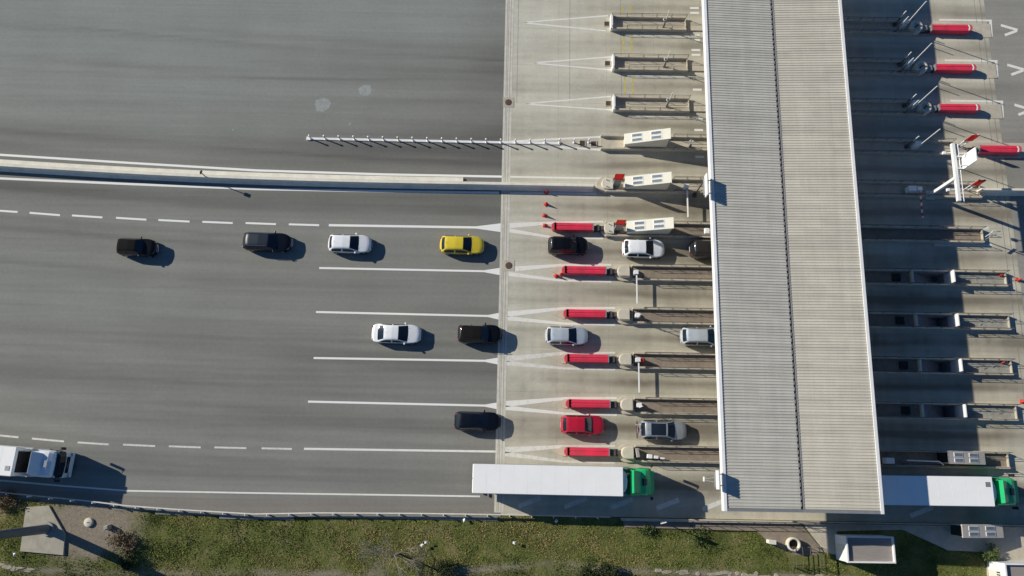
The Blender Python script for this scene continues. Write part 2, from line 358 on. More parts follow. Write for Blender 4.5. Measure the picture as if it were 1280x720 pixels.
apron = bpy.data.objects['concrete_apron']
mw = MB(); mf = MB(); my = MB()
for k, xn, yo in ((6, 690, 0), (7, 700, 0), (8, 705, 0), (9, 705, 0), (10, 707, 0), (11, 705, 0)):
    yc = {6: 284.7, 7: 339.5, 8: 395.3, 9: 451.3, 10: 507.3, 11: 565}[k]
    t = mw if k in (6, 7, 8, 10) else mf
    t.strip(pxs([(628, yc - 2), (xn, ROWY[k] - 9 + (1 if k == 6 else 0)), (xn + 64, ROWY[k] - 9.5)]), [0.6, 0.26, 0.2], Z1)
    t.strip(pxs([(628, yc + 2), (xn, ROWY[k] + 10), (xn + 64, ROWY[k] + 11.5)]), [0.45, 0.22, 0.2], Z1)
for (x, y, a, b) in ((656, 28, (760, 19.5), (757, 38.5)), (668, 78.5, (765, 71), (765, 87.5)), (658, 129.5, (764, 120.5), (765, 137.5))):
    mw.strip(pxs([(x, y), a]), 0.16, Z1); mw.strip(pxs([(x, y + .6), b]), 0.16, Z1)
mw.strip(pxs([(625, 177.5), (700, 173.5), (752, 171)]), 0.2, Z1); mw.strip(pxs([(628, 220.8), (752, 223)]), 0.2, Z1)
mw.strip(pxs([(700, 184), (750, 187.3)]), 0.22, Z1); mw.strip(pxs([(628, 241.2), (745, 242.5)]), 0.22, Z1)
# zebra blocks by the canopy
for y in (10, 16, 44, 50, 62.5, 68.5, 112, 149, 162.5, 196):
    x = 868 + (y - 10) * 0.035; mw.strip(pxs([(x - 5.5, y), (x + 5.5, y + .1)]), 0.24, Z1)
for y0, y1 in ((8, 15.5), (44, 66), (96, 118)):
    for x in (778, 788): my.strip(pxs([(x + y0 * .03, y0), (x + y1 * .03, y1)]), 0.16, Z1)
# white pad strips south of top islands
for y, x0 in ((44.6, 792), (95, 794), (145, 795)): mf.strip(pxs([(x0, y), (862, y + 1.3)]), 0.18, Z1)
# diagonal hatch of the lorry lane
for i in range(6):
    x = 648 + 57.5 * i if i < 5 else 1138
    y = 633 + i * .9 if i < 5 else 645
    mf.strip(pxs([(x, y), (x + 28, y - 11)]), 0.42, Z1)
# right side: end caps of the top islands and chevrons
for k, x in ((1, 1229), (2, 1236), (3, 1243)):
    y = ROWY[k] + (x - 815) * .0175 - 1
    mw.strip(pxs([(x - 55, y - 10), (x + 11, y - 9)]), 0.22, Z1); mw.strip(pxs([(x - 30, y + 10.5), (x + 11, y + 11)]), 0.22, Z1)
    mw.strip(pxs([(x + 9, y - 9.2), (x + 10.2, y + 11)]), 0.3, Z1 + .004)
for x0, x1, y in ((1168, 1236, 284.5), (1168, 1240, 306)): mf.strip(pxs([(x0, y), (x1, y + .8)]), 0.3, Z1)
mw.strip(pxs([(1222, 238.5), (1272, 239.5)]), 0.2, Z1)
for nm, b_, m_ in (('worn_lines', mw, 'line_worn'), ('faint_lines', mf, 'line_faint'), ('yellow_lines', my, 'yellow')):
    q = b_.build(nm, m_, apron); q.rotation_euler.z = -A
chv = MB()
for x, y in ((1251, 37.5), (1259, 87), (1268, 137)):
    chv.strip(pxs([(x, y - 6), (x + 21, y)]), 0.3, Z1); chv.strip(pxs([(x + 5, y + 6.5), (x + 20, y + 1)]), 0.3, Z1 + .004)
q = chv.build('chevron_marks', 'line_worn', road2); q.rotation_euler.z = -A
# expansion channel strip between asphalt and concrete
dr = MB(); dk = MB()
sA, sB = s_l - 0.35, s_l + 0.55
dr.bx(sA, sB, n_bot + .2, n_top - .5, -0.05, 0.010)
chn = dr.build('expansion_strip', mat('channel_concrete', (0.64, 0.62, 0.53), 0.9, 0.12, 2.0, 0, .1, dirt=0.15), apron)
for s_ in (s_l - .12, s_l + .02, s_l + .26): dk.bx(s_, s_ + .035, n_bot + .3, n_top - .6, 0.0, 0.014)
dk.build('channel_groove', 'groove', apron)
dj = MB()
sj = SN(647, 60)[0]; dj.bx(sj, sj + .03, SN(647, 128)[1], n_top - 1, 0, 0.005)
for px in (712, 776): 
    sj = SN(px, 60)[0]; dj.bx(sj, sj + .035, SN(px, 128)[1], n_top - 1, 0, 0.005)
dj.build('slab_joint', 'groove', apron)
# right end channel
dk2 = MB()
for s_ in (s_r - 1.1, s_r - .5): dk2.bx(s_, s_ + .04, n_bot + 8, n_top - .5, 0, .006)
dk2.build('end_channel_groove', 'groove', apron)
# manholes
for x, y, lb in ((635.5, 128, 'round iron manhole cover on the concrete edge near the top islands'), (636, 332, 'round iron manhole cover on the concrete edge near the lower lanes')):
    t = thing('manhole_cover', lb, 'manhole cover', P(x, y), 0, 'manhole covers on the plaza edge')
    f = MB(); f.box((0, 0, 0.012), (1.15, 1.15, 0.03)); f.build('frame', 'conc', t)
    f = MB(); f.lathe([(0.0, 0.04), (.3, .04), (.36, .036), (.36, .02)], 20)
    for i in range(5): f.box((0, -0.2 + .1 * i, 0.042), (.42 - abs(i - 2) * .1, .025, .008))
    f.build('lid', 'iron', t)
for k, x, y in ((1, 758.5, 30), (2, 759.5, 79.5), (3, 760.5, 129.5), (4, 742, 180), (4, 728, 179)):
    lb = {(1, 758.5): 'mossy drain grate at the west end of the topmost island', (2, 759.5): 'square dark drain grate at the west end of the second island from the top', (3, 760.5): 'square dark drain grate at the west end of the third island from the top', (4, 742): 'square dark drain grate nearest the nose of the island behind the delineators', (4, 728): 'square dark drain grate between the last delineator posts'}[(k, x)]
    t = thing('drain_grate', lb, 'drain', P(x, y), A, 'drain grates before the islands')
    f = MB()
    for a, b, c, d in ((-.34, .34, .27, .34), (-.34, .34, -.34, -.27), (-.34, -.27, -.27, .27), (.27, .34, -.27, .27)): f.bx(a, b, c, d, 0.001, .06)
    f.build('frame', 'beige', t)
    f = MB(); f.bx(-.27, .27, -.27, .27, .002, .02)
    for i in range(5): f.bx(-.25, .25, -.22 + .1 * i, -.19 + .1 * i, .02, .045)
    f.build('grate', 'iron', t)

# ------------------------------------------------------------------ canopy
CH = 6.9
cA = SN(879, 0, CH); cB = SN(905, 639, CH); cR = SN(1105, 641, CH); cR0 = SN(1052, 0, CH)
c0 = (cA[0] + cB[0]) / 2; c1 = (cR[0] + cR0[0]) / 2; cs = cB[1]; cn = n_top - 12
cv = SN(984, 320, CH - .4)[0]
can = thing('toll_canopy', 'long grey ribbed metal roof spanning all toll lanes with a central gutter', 'canopy', W((c0 + c1) / 2, (cs + cn) / 2), A)
ox, oy = (c0 + c1) / 2, (cs + cn) / 2
def canopy_half(xa, za, xb, zb):
    m_ = MB(); pitch = 0.262; n = int((cn - cs - 0.5) / pitch)
    for i in range(n):
        y = cs - oy + 0.28 + i * pitch; pr = [(0, 0), (.165, 0), (.182, .04), (.240, .04), (.262, 0)]
        vs = [(xa, y + a, za + h) for a, h in pr] + [(xb, y + a, zb + h) for a, h in pr]
        m_.add(vs, [(k, k + 1, 6 + k, 5 + k) if xa > xb else (k, 5 + k, 6 + k, k + 1) for k in range(4)])
    return m_
drop = 0.36
def roof_mat(name, c):
    m = mat(name, c, 0.75, 0.05, 0.8, 0.0, spec=.25, dirt=0.07)
    N = m.node_tree.nodes; L = m.node_tree.links; b = N['Principled BSDF']
    src = b.inputs['Base Color'].links[0].from_socket
    tc = N.new('ShaderNodeTexCoord'); mp = N.new('ShaderNodeMapping'); mp.inputs['Scale'].default_value = (0.06, 2.4, 1); L.new(tc.outputs['Object'], mp.inputs['Vector'])
    nz = N.new('ShaderNodeTexNoise'); nz.inputs['Scale'].default_value = 1.0; nz.inputs['Detail'].default_value = 5; L.new(mp.outputs[0], nz.inputs['Vector'])
    mr = N.new('ShaderNodeMapRange'); mr.inputs[1].default_value = .3; mr.inputs[2].default_value = .7; mr.inputs[3].default_value = .88; mr.inputs[4].default_value = 1.08; L.new(nz.outputs['Fac'], mr.inputs[0])
    mx = N.new('ShaderNodeMixRGB'); mx.blend_type = 'MULTIPLY'; mx.inputs['Fac'].default_value = 1; L.new(src, mx.inputs['Color1']); L.new(mr.outputs[0], mx.inputs['Color2'])
    mp2 = N.new('ShaderNodeMapping'); mp2.inputs['Scale'].default_value = (1.1, .035, 1); L.new(tc.outputs['Object'], mp2.inputs['Vector'])
    n2 = N.new('ShaderNodeTexNoise'); n2.inputs['Scale'].default_value = 1.0; n2.inputs['Detail'].default_value = 6; n2.inputs['Roughness'].default_value = .7; L.new(mp2.outputs[0], n2.inputs['Vector'])
    mr2 = N.new('ShaderNodeMapRange'); mr2.inputs[1].default_value = .3; mr2.inputs[2].default_value = .7; mr2.inputs[3].default_value = .92; mr2.inputs[4].default_value = 1.06; L.new(n2.outputs['Fac'], mr2.inputs[0])
    m3 = N.new('ShaderNodeMixRGB'); m3.blend_type = 'MULTIPLY'; m3.inputs['Fac'].default_value = 1; L.new(mx.outputs[0], m3.inputs['Color1']); L.new(mr2.outputs[0], m3.inputs['Color2'])
    br = N.new('ShaderNodeTexBrick'); br.inputs['Scale'].default_value = 1; br.inputs['Brick Width'].default_value = 3.3; br.inputs['Row Height'].default_value = .786; br.offset = .5; br.inputs['Mortar Size'].default_value = .006
    br.inputs['Color1'].default_value = (.955, .955, .955, 1); br.inputs['Color2'].default_value = (1.03, 1.03, 1.02, 1); br.inputs['Mortar'].default_value = (.72, .72, .70, 1); br.inputs['Bias'].default_value = .2
    L.new(tc.outputs['Object'], br.inputs['Vector'])
    m4 = N.new('ShaderNodeMixRGB'); m4.blend_type = 'MULTIPLY'; m4.inputs['Fac'].default_value = 1; L.new(m3.outputs[0], m4.inputs['Color1']); L.new(br.outputs[0], m4.inputs['Color2'])
    L.new(m4.outputs[0], b.inputs['Base Color']); return m
RM = roof_mat('ribbed_roof', (0.60, 0.565, 0.475))
RM2 = roof_mat('ribbed_roof_cool', (0.58, 0.565, 0.495))  # slightly cooler, greyer tone for the west half of the roof
canopy_half(c0 - ox + .32, CH - .03, cv - ox - .16, CH - drop).build('roof_sheet', RM2, can)
canopy_half(cv - ox + .16, CH - drop, c1 - ox - .32, CH - .03).build('roof_sheet', RM, can)
f = MB(); f.bx(c0 - ox, c0 - ox + .30, cs - oy, cn - oy, CH - .75, CH + .06); f.build('fascia', 'white', can, .02)
f = MB(); f.bx(c1 - ox - .30, c1 - ox, cs - oy, cn - oy, CH - .75, CH + .06); f.build('fascia', 'white', can, .02)
for y in (cs - oy + .002, cn - oy - .3):
    f = MB(); f.xz([(c0 - ox + .302, CH - .7), (c0 - ox + .302, CH + .03), (cv - ox, CH - drop + .06), (c1 - ox - .302, CH + .03), (c1 - ox - .302, CH - .7)], y, y + .25)
    f.build('gable_trim', 'steel', can)
f = MB(); x = cv - ox
f.bx(x - .155, x + .155, cs - oy + .26, cn - oy - .31, CH - drop - .16, CH - drop - .10)
f.build('gutter', 'iron', can)
f = MB()
for i in range(int((cn - cs) / .55)): f.bx(x - .15, x - .05, cs - oy + .5 + .55 * i, cs - oy + .85 + .55 * i, CH - drop - .08, CH - drop + .01)
f.bx(x + .06, x + .155, cs - oy + .27, cn - oy - .32, CH - drop - .06, CH - drop + .03)
f.build('gutter_bracket', 'rail', can)
f = MB(); f.bx(c0 - ox + .3, c1 - ox - .3, cs - oy + .26, cn - oy - .31, CH - .72, CH - .66); f.build('soffit', 'white', can)
for k, nn in ROWN.items():
    f = MB(); f.bx(c0 - ox + 3.2, c0 - ox + 3.6, nn - oy - .2, nn - oy + .2, .2, CH - .67); f.build('column', 'steel', can)
    f = MB(); f.bx(c1 - ox - 3.6, c1 - ox - 3.2, nn - oy - .2, nn - oy + .2, .2, CH - .67); f.build('column', 'steel', can)

# ------------------------------------------------------------------ islands
WID = 1.62; TH = 0.20; HW = 0.55
def d_poly(x0, x1, w, left=True, n=12):
    """D shaped outline: round on the left (or right) end"""
    r = w / 2; pts = []
    if left:
        pts += [(x0 + r - r * math.sin(t), -r * math.cos(t) * 1) for t in [math.pi * i / n for i in range(n + 1)]][:: 1]
        pts = [(x1, -r)] [:0] + pts
        pts += [(x1, r), (x1, -r)]
    else:
        pts += [(x1 - r + r * math.sin(t), r * math.cos(t)) for t in [math.pi * i / n for i in range(n + 1)]]
        pts += [(x0, -r), (x0, r)]
    # make counter-clockwise
    a = sum(pts[i][0] * pts[(i + 1) % len(pts)][1] - pts[(i + 1) % len(pts)][0] * pts[i][1] for i in range(len(pts)))
    return pts if a > 0 else pts[::-1]

def island(k, segs, label, floor='brown', pit=None, nose=None, rail_from=None, rail_to=None):
    """segs: list of (s0, s1) walled stretches; nose: (s0, s1, left?) D-shaped concrete kerb"""
    n0 = ROWN[k]; base = min(s for sg in segs for s in sg)
    t = thing('toll_island', label, 'traffic island', W(base, n0), A, 'toll islands under the canopy')
    fl = MB(); wl = MB(); rl = MB(); hw = WID / 2
    for (a, b) in segs:
        a -= base; b -= base
        cuts = [(a, b)]
        if pit and a < pit[0] - base < b: cuts = [(a, pit[0] - base), (pit[1] - base, b)]
        for u, v in cuts: fl.bx(u, v, -hw + TH, hw - TH, -.02, 0.14)
        wl.bx(a, b, hw - TH, hw, -.02, HW); wl.bx(a, b, -hw, -hw + TH, -.02, HW)
        if a > .5 or not nose: wl.bx(a, a + .12, -hw + TH, hw - TH, .14, .40)
        wl.bx(b - .12, b, -hw + TH, hw - TH, .14, .45)
        ra = a if rail_from is None else rail_from - base; rb = b if rail_to is None else rail_to - base
        npost = max(2, int((rb - ra) / 1.35)); 
        for sgn in (1, -1):
            y = sgn * (hw - TH / 2)
            for i in range(npost + 1):
                x = ra + (rb - ra) * i / npost; rl.cyl((x, y, HW - .02), (x, y, 1.12), .028, n=6)
            rl.cyl((ra, y, 1.12), (rb, y, 1.12), .028, n=6); rl.cyl((ra, y, .84), (rb, y, .84), .018, n=6)
    fl.build('floor', floor, t); wl.build('parapet_wall', 'conc', t, .03); rl.build('handrail', 'railtan', t)
    if nose:
        a, b, left = nose; nb = MB(); nb.prism(d_poly(a - base, b - base, WID + .1, left), -.02, .22) if left else nb.bx(a - base, b - base, -WID / 2 - .02, WID / 2 + .02, -.02, .05); nb.build('nose_kerb', 'conc', t, .03)
    if pit:
        p0, p1 = pit[0] - base, pit[1] - base; pw = MB(); y = 0.61
        pw.bx(p0 - .1, p0, -y, y, -2.6, .139); pw.bx(p1, p1 + .1, -y, y, -2.6, .139)
        pw.bx(p0, p1, y, y + .1, -2.6, .139); pw.bx(p0, p1, -y - .1, -y, -2.6, .139); pw.bx(p0, p1, -y, y, -2.7, -2.6)
        nst = 9
        for i in range(nst): pw.bx(p0 + (p1 - p0) * .9 * i / nst, p0 + (p1 - p0) * .9 * (i + 1) / nst, -y, y, -2.6, -.1 - 2.3 * (i) / nst)
        pw.build('stairwell', 'pit', t)
        ew = MB(); ew.bx(p1 - .02, p1 + .10, -y, y, -.55, 1.35); ew.build('end_panel', 'white', t, .01)
        for sg in (1, -1):
            fr = MB(); fr.bx(p0 - .2, p1 + .3, sg * (hw - TH * .85), sg * (hw - TH * .15), HW, HW + .05); fr.build('pit_rim', 'conc_lt', t)
        fr = MB(); fr.bx(p0 - .3, p0 - .12, -y, y, .14, .62); fr.build('pit_rim', 'conc_lt', t)
        hc = MB(); hc.bx(p0 - 2.1, p0 - 1.3, -.36, .36, .14, .34); hc.build('hatch', 'dark', t)
    return t

xr_end = {6: 1229, 7: 1259, 8: 1263, 9: 1266, 10: 1272, 11: 1262}
IL = {1: 'topmost concrete toll island, a walled trough with white west end', 2: 'second walled toll island from the top edge of the photo',
      3: 'third walled toll island from the top, just above the delineator line', 4: 'toll island with a sloped stair shelter at the end of the delineator posts',
      5: 'toll island with stair shelter where the grey median barrier ends', 6: 'toll island with stair shelter above the black and white cars in the queue',
      7: 'toll island with brown floor just below the three cars by the canopy', 8: 'toll island with brown floor just above the silver cars',
      9: 'toll island with brown floor just below the silver cars', 10: 'toll island with brown floor just above the red car and the bike-rack car',
      11: 'lowest toll island, beside the green-cab truck and its white trailer'}
for k in (1, 2, 3):
    a = srow({1: 765, 2: 767, 3: 768}[k], k, .5); b = srow({1: 858, 2: 860, 3: 862}[k], k, .5)
    c = srow(896, k, .3); d = srow({1: 1139, 2: 1145, 3: 1150}[k], k, .3)
    t = island(k, [(a, b), (c, d)], IL[k], 'beige', nose=(d, srow({1: 1238, 2: 1245, 3: 1252}[k], k, 0), False))
    kb = MB(); kb.bx(b - a + .1, c - a, -.62, .62, -.02, .16); kb.build('crossing_slab', 'beige', t, .02)
    ew = MB(); ew.bx(-.16, .08, -WID / 2 - .02, WID / 2 + .02, -.02, .78); ew.build('end_wall', 'white', t, .02)
    for i in range(2):
        bp_ = MB(); bp_.box((c - a - .1, -.35 + .7 * i, .5), (.35, .3, .7)); bp_.build('bollard_block', 'conc_lt', t, .04)
a = srow(751, 4, .5); t = island(4, [(a, srow(1192, 4, .4))], IL[4], 'beige', rail_from=srow(842, 4, .5), nose=(srow(1192, 4), srow(1300, 4), False))
a = srow(757, 5, .5); t = island(5, [(a, srow(1226, 5, .4))], IL[5], 'conc', rail_from=srow(842, 5, .5), nose=(srow(745, 5), a + .05, True))
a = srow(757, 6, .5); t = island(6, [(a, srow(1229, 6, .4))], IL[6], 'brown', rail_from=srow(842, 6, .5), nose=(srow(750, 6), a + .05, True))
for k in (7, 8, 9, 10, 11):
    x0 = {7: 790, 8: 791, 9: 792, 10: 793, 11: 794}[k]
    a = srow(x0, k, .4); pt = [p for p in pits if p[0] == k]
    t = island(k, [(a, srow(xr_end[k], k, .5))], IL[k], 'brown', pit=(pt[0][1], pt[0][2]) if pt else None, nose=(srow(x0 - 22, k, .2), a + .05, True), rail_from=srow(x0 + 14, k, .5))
    if pt:
        fl = MB(); fl.bx(pt[0][2] - a + .12, srow(xr_end[k], k, .5) - a - .13, -WID / 2 + TH + .01, WID / 2 - TH - .01, .14, .16); fl.build('grey_deck', 'greyfloor', t)
        jk = MB()
        for i in range(4): jk.box((pt[0][2] - a + 1 + .9 * i + .3 * random.random(), random.uniform(-.3, .3), .19), (random.uniform(.15, .5), .05, .05), random.uniform(-1, 1))
        jk.build('loose_bars', 'steel', t)

# concrete nose blocks, crash cushions, connectors
def nose_block(k, x0, x1, label):
    a, b = srow(x0, k, 1.0), srow(x1, k, 1.0)
    t = thing('concrete_nose_block', label, 'concrete block', W((a + b) / 2, ROWN[k] + .02), A, 'rounded concrete blocks on the island noses')
    m_ = MB(); L_ = b - a
    for i, (z0, z1, w, sh) in enumerate(((.2, .85, 1.16, 0), (.85, 1.0, 1.16, 0))):
        m_.prism(d_poly(-L_ / 2, L_ / 2, w, True), z0, z1, 1.0 if i == 0 else .93)
    m_.build('block', 'nose', t, .05)
    st_ = MB(); st_.box((-L_ / 2 + .1, 0, .55), (.06, .5, .5)); st_.build('buffer_plate', 'steel', t)
    hb = MB(); hb.box((L_ / 2 + .08, 0, .55), (.1, .8, .7)); hb.build('back_panel', 'black', t)
    return t
for k, x0, x1, lb in ((7, 772, 788, 'round-fronted concrete block behind the crash cushion with two cones'), (8, 772, 788, 'round-fronted concrete block on the island above the silver hatchback lane'),
                      (9, 774, 790, 'round-fronted concrete block beside the red round post box'), (10, 776, 792, 'round-fronted concrete block on the island above the bike-rack car'),
                      (11, 777, 793, 'round-fronted concrete block on the lowest island beside the green cab')): nose_block(k, x0, x1, lb)
def small_nose(k, x0, x1, label):
    a, b = srow(x0, k, .6), srow(x1, k, .6)
    t = thing('concrete_nose_block', label, 'concrete block', W((a + b) / 2, ROWN[k]), A, 'rounded concrete blocks on the island noses')
    m_ = MB(); m_.prism(d_poly(-(b - a) / 2, (b - a) / 2, 1.25, True), .2, .75, .94); m_.build('block', 'conc_lt', t, .05)
    r_ = MB()
    for y in (-.35, .35): r_.cyl((-(b - a) / 2 + .5, y, .75), (-(b - a) / 2 + .5, y, .92), .05, n=8)
    r_.build('bolt', 'steel', t)
small_nose(5, 752, 767, 'pale concrete nose at the end of the long median barrier')
small_nose(6, 755, 768, 'pale concrete nose behind the uppermost left red crash cushion')

def cushion(k, x0, x1, flip, label, wpx=None):
    z = .55
    a, b = srow(x0, k, z), srow(x1, k, z); L_ = b - a
    t = thing('crash_cushion', label, 'crash cushion', W((a + b) / 2, ROWN[k] + .05), A + (math.pi if flip else 0), 'red crash cushions in front of the islands')
    h = L_ / 2; m_ = MB(); n = 5
    prof = [(-.40, .14), (-.41, .22), (-.36, .32), (-.41, .42), (-.36, .52), (-.41, .62), (-.41, .72), (-.36, .80), (-.09, .85), (-.045, .80), (.045, .80), (.09, .85), (.36, .80), (.41, .72), (.41, .62), (.36, .52), (.41, .42), (.36, .32), (.41, .22), (.40, .14)]
    for i in range(n):
        u0 = -h + .30 + (L_ - .5) * i / n; u1 = -h + .30 + (L_ - .5) * (i + 1) / n + .03; sc = 1 - .012 * i
        vs = [(u0, y * sc, zz * (1 - .004 * i)) for y, zz in prof] + [(u1, y * sc, zz * (1 - .004 * i)) for y, zz in prof]; q = len(prof)
        m_.add(vs, [(j, q + j, q + j + 1, j + 1) for j in range(q - 1)] + [tuple(range(q)), tuple(range(2 * q - 1, q - 1, -1))])
    m_.build('red_shell', 'red', t)
    if not flip and k >= 7:
        w_ = MB(); w_.prism([(-h - 1.15, 0), (-h - .1, -.46), (-h + .25, -.46), (-h + .25, .46), (-h - .1, .46)], .0, .07, .96); w_.build('nose_wedge', 'beige', t)
    f_ = MB(); f_.prism(d_poly(-h, -h + .32, .80, True), .14, .86, .95); f_.build('nose_cap', 'redlt', t, .05)
    if flip:
        z_ = MB(); z_.prism([(-h + .36, -.34), (-h + .50, -.34), (-h + .42, .0), (-h + .50, .34), (-h + .36, .34), (-h + .28, .0)], .86, .872); z_.build('white_chevron', 'white', t)
    g_ = MB(); g_.bx(h - .18, h - .08, -.36, .36, .1, .82); g_.build('rear_plate', 'steel', t)
    g_ = MB()
    for y in (-.28, .28): g_.bx(-h + .2, h + 1.0, y - .05, y + .05, .0, .14)
    g_.bx(h - .08, h + 1.0, -.2, .2, .25, .5); g_.bx(h + .2, h + .5, -.3, .3, .1, .6); g_.build('anchor_frame', 'raildark', t)
    return t
for k, x0, x1, lb in ((6, 689, 743, 'red crash cushion just above the black SUV, beside the row of cones'),
                      (7, 702, 759, 'red crash cushion with two small cones at its nose'),
                      (8, 704, 759, 'red crash cushion just above the silver hatchback'),
                      (9, 705, 762, 'red crash cushion just below the silver hatchback'),
                      (10, 707, 764, 'red crash cushion just above the red hatchback'),
                      (11, 705, 763, 'red crash cushion between the red hatchback and the white trailer')): cushion(k, x0, x1, False, lb)
ROWN_save = dict(ROWN)
for k, x0, x1, yb, lb in ((1, 1162, 1214, 35.5, 'topmost red crash cushion right of the canopy'), (2, 1167, 1219, 85, 'second red crash cushion from the top, right of the canopy'),
                      (3, 1172, 1224, 135, 'third red crash cushion from the top, right of the canopy'), (4, 1222, 1275, 187, 'red crash cushion beside the white gantry sign at the right edge')):
    ROWN[k] = SN((x0 + x1) / 2, yb, .7)[1]; cushion(k, x0, x1, True, lb)
ROWN.update(ROWN_save)
# round drums on the right noses
for k, x, lb in ((1, 1147, 'round concrete drum behind the topmost right crash cushion'), (2, 1153, 'round concrete drum behind the second right crash cushion'), (3, 1158, 'round concrete drum behind the third right crash cushion')):
    t = thing('concrete_drum', lb, 'concrete drum', W(srow(x, k, 1.0), SN(x, ROWY[k] + 5, .8)[1]), A, 'round concrete drums on the right noses')
    m_ = MB(); m_.lathe([(.66, .14), (.66, .9), (.60, 1.0), (.42, 1.0), (.38, .93), (0.0, .93)], 24); m_.build('drum', 'conc_lt', t)
    m_ = MB(); m_.cyl((.05, .12, .9), (.05, .12, 1.22), .11, n=10); m_.cyl((-.18, -.12, .9), (-.18, -.12, 1.08), .09, n=10); m_.build('pipe_stub', 'iron', t)
    m_ = MB(); m_.box((.95, 0, .45), (.5, .55, .6)); m_.build('coupling', 'steel', t, .03)

# ------------------------------------------------------------------ boom barriers
def stripe_mat():
    m = bpy.data.materials.new('red_white_stripes'); m.use_nodes = True; N = m.node_tree.nodes; L = m.node_tree.links
    tc = N.new('ShaderNodeTexCoord'); mp = N.new('ShaderNodeMapping'); mp.inputs['Scale'].default_value = (0, 1 / .36, 0); L.new(tc.outputs['Object'], mp.inputs[0])
    ck = N.new('ShaderNodeTexChecker'); ck.inputs['Scale'].default_value = 1.0; ck.inputs['Color1'].default_value = (.85, .85, .83, 1); ck.inputs['Color2'].default_value = (.55, .03, .04, 1); mp.inputs['Location'].default_value = (.5, .013, .5)
    L.new(mp.outputs[0], ck.inputs[0]); L.new(ck.outputs[0], N['Principled BSDF'].inputs['Base Color']); return m
M['stripes'] = stripe_mat()
def boom(loc, rz, label, raised, length=3.2, arm_m='white', striped=False, hm='white', hgt=1.05, body=(.42, .36)):
    t = thing('boom_barrier', label, 'barrier', loc, rz, 'boom barriers of the toll lanes')
    h = MB(); h.box((0, 0, .15 + hgt / 2), (body[0], body[1], hgt)); h.build('housing', hm, t, .04)
    c = MB(); c.box((0, 0, .15 + hgt + .03), (body[0] + .06, body[1] + .06, .05)); c.build('lid', hm, t, .015)
    z = hgt
    if raised:
        a_ = MB(); a_.box((.05, -.24, z + length / 2 - .1), (.11, .06, length)); a_.build('arm', arm_m, t, .01)
    else:
        a_ = MB(); a_.bx(.02, .13, -.15 - length, -.15, z - .07, z + .07); a_.build('arm', 'stripes' if striped else arm_m, t)
    p = MB(); p.cyl((.08, -.12, z), (.08, -.26, z), .1, n=12); p.build('pivot', 'steel', t)
    return t
for k, x, y, raised, lb in ((7, 794.5, 341, False, 'white boom barrier lowered across the empty lane below the three cars'), (8, 796.5, 394.5, True, 'white raised boom barrier above the silver cars'),
                            (9, 797, 450, False, 'white boom barrier lowered across the lane below the silver cars'), (10, 798.5, 506.5, True, 'white raised boom barrier above the bike-rack car')):
    boom(P(x, y, .9) - Vector((0, 0, .9)), A, lb, raised, 1.9 if raised else 3.0)
boom(P(857.5, 234, .9) - Vector((0, 0, .9)), A, 'white boom barrier lowered beside the canopy sign post', False, 3.1)
for k, xb, yb, lb in ((1, 829, 35, 'raised thin boom pole on the topmost island'), (2, 830, 84, 'raised thin boom pole on the second island from the top'), (3, 833, 134, 'raised thin boom pole on the third island from the top'), (4, 862, 184, 'short raised boom pole right of the uppermost stair shelter')):
    t = thing('boom_barrier', lb, 'barrier', P(xb, yb, .2) - Vector((0, 0, .2)), A, 'boom barriers of the toll lanes')
    p = MB(); p.box((0, .1, .55), (.22, .22, .9)); p.build('housing', 'steel', t, .02)
    hl = 3.5 if k < 4 else 1.9
    p = MB(); p.cyl((0, 0, .14), (0, 0, hl * .55), .05, n=8); p.build('post', 'raildark', t)
    p = MB(); p.cyl((0, 0, hl * .55), (0, 0, hl), .045, n=8); p.build('arm', 'white', t)
    p = MB(); p.lathe([(.16, 0), (.2, .03), (.16, .06)], 14, (-.1, .05, 1.75 if k < 4 else 1.5)); p.build('collar', 'white', t)
for k, xb, yb, hl, lb in ((1, 1130, 30, 4.3, 'white raised boom right of the canopy on the topmost island'), (2, 1136, 80, 4.3, 'white raised boom right of the canopy on the second island'), (3, 1142, 131, 4.3, 'white raised boom right of the canopy on the third island'), (4, 1145, 182, 4.3, 'white raised boom standing alone left of the white gantry')):
    t = boom(P(xb, yb, .9) - Vector((0, 0, .9)), A, lb, True, hl, 'white', hm='white', hgt=1.3, body=(.5, .42))
    if k < 5:
        for dx, dy, hh, lb2 in ((-13, 12, 3.4, 'lower'), (-13, 2, 2.9, 'upper')):
            if k == 4 and dy > 5: continue
            where = {1: 'topmost island', 2: 'second island from the top', 3: 'third island from the top', 4: 'island of the white gantry'}[k]
            s_ = thing('lane_post', '%s lit-tipped thin post on the %s, in canopy shadow' % (lb2, where), 'post', P(xb + dx, yb + dy, .1) - Vector((0, 0, .1)), A, 'thin lane posts right of the canopy')
            p = MB(); p.cyl((0, 0, .1), (0, 0, hh * .6), .05, n=8); p.build('pole', 'raildark', s_); p = MB(); p.cyl((0, 0, hh * .6), (0, 0, hh), .045, n=8); p.build('sunlit_tip', 'white', s_)  # white top and dark shaft put sunlight and canopy shade into the colour
            p = MB(); p.box((0, 0, .3), (.3, .3, .4)); p.build('base', 'raildark', s_)
boom(P(1148, 237, .9) - Vector((0, 0, .9)), A, 'red and white striped boom lowered across a lane in the canopy shadow', False, 2.9, 'white', True)

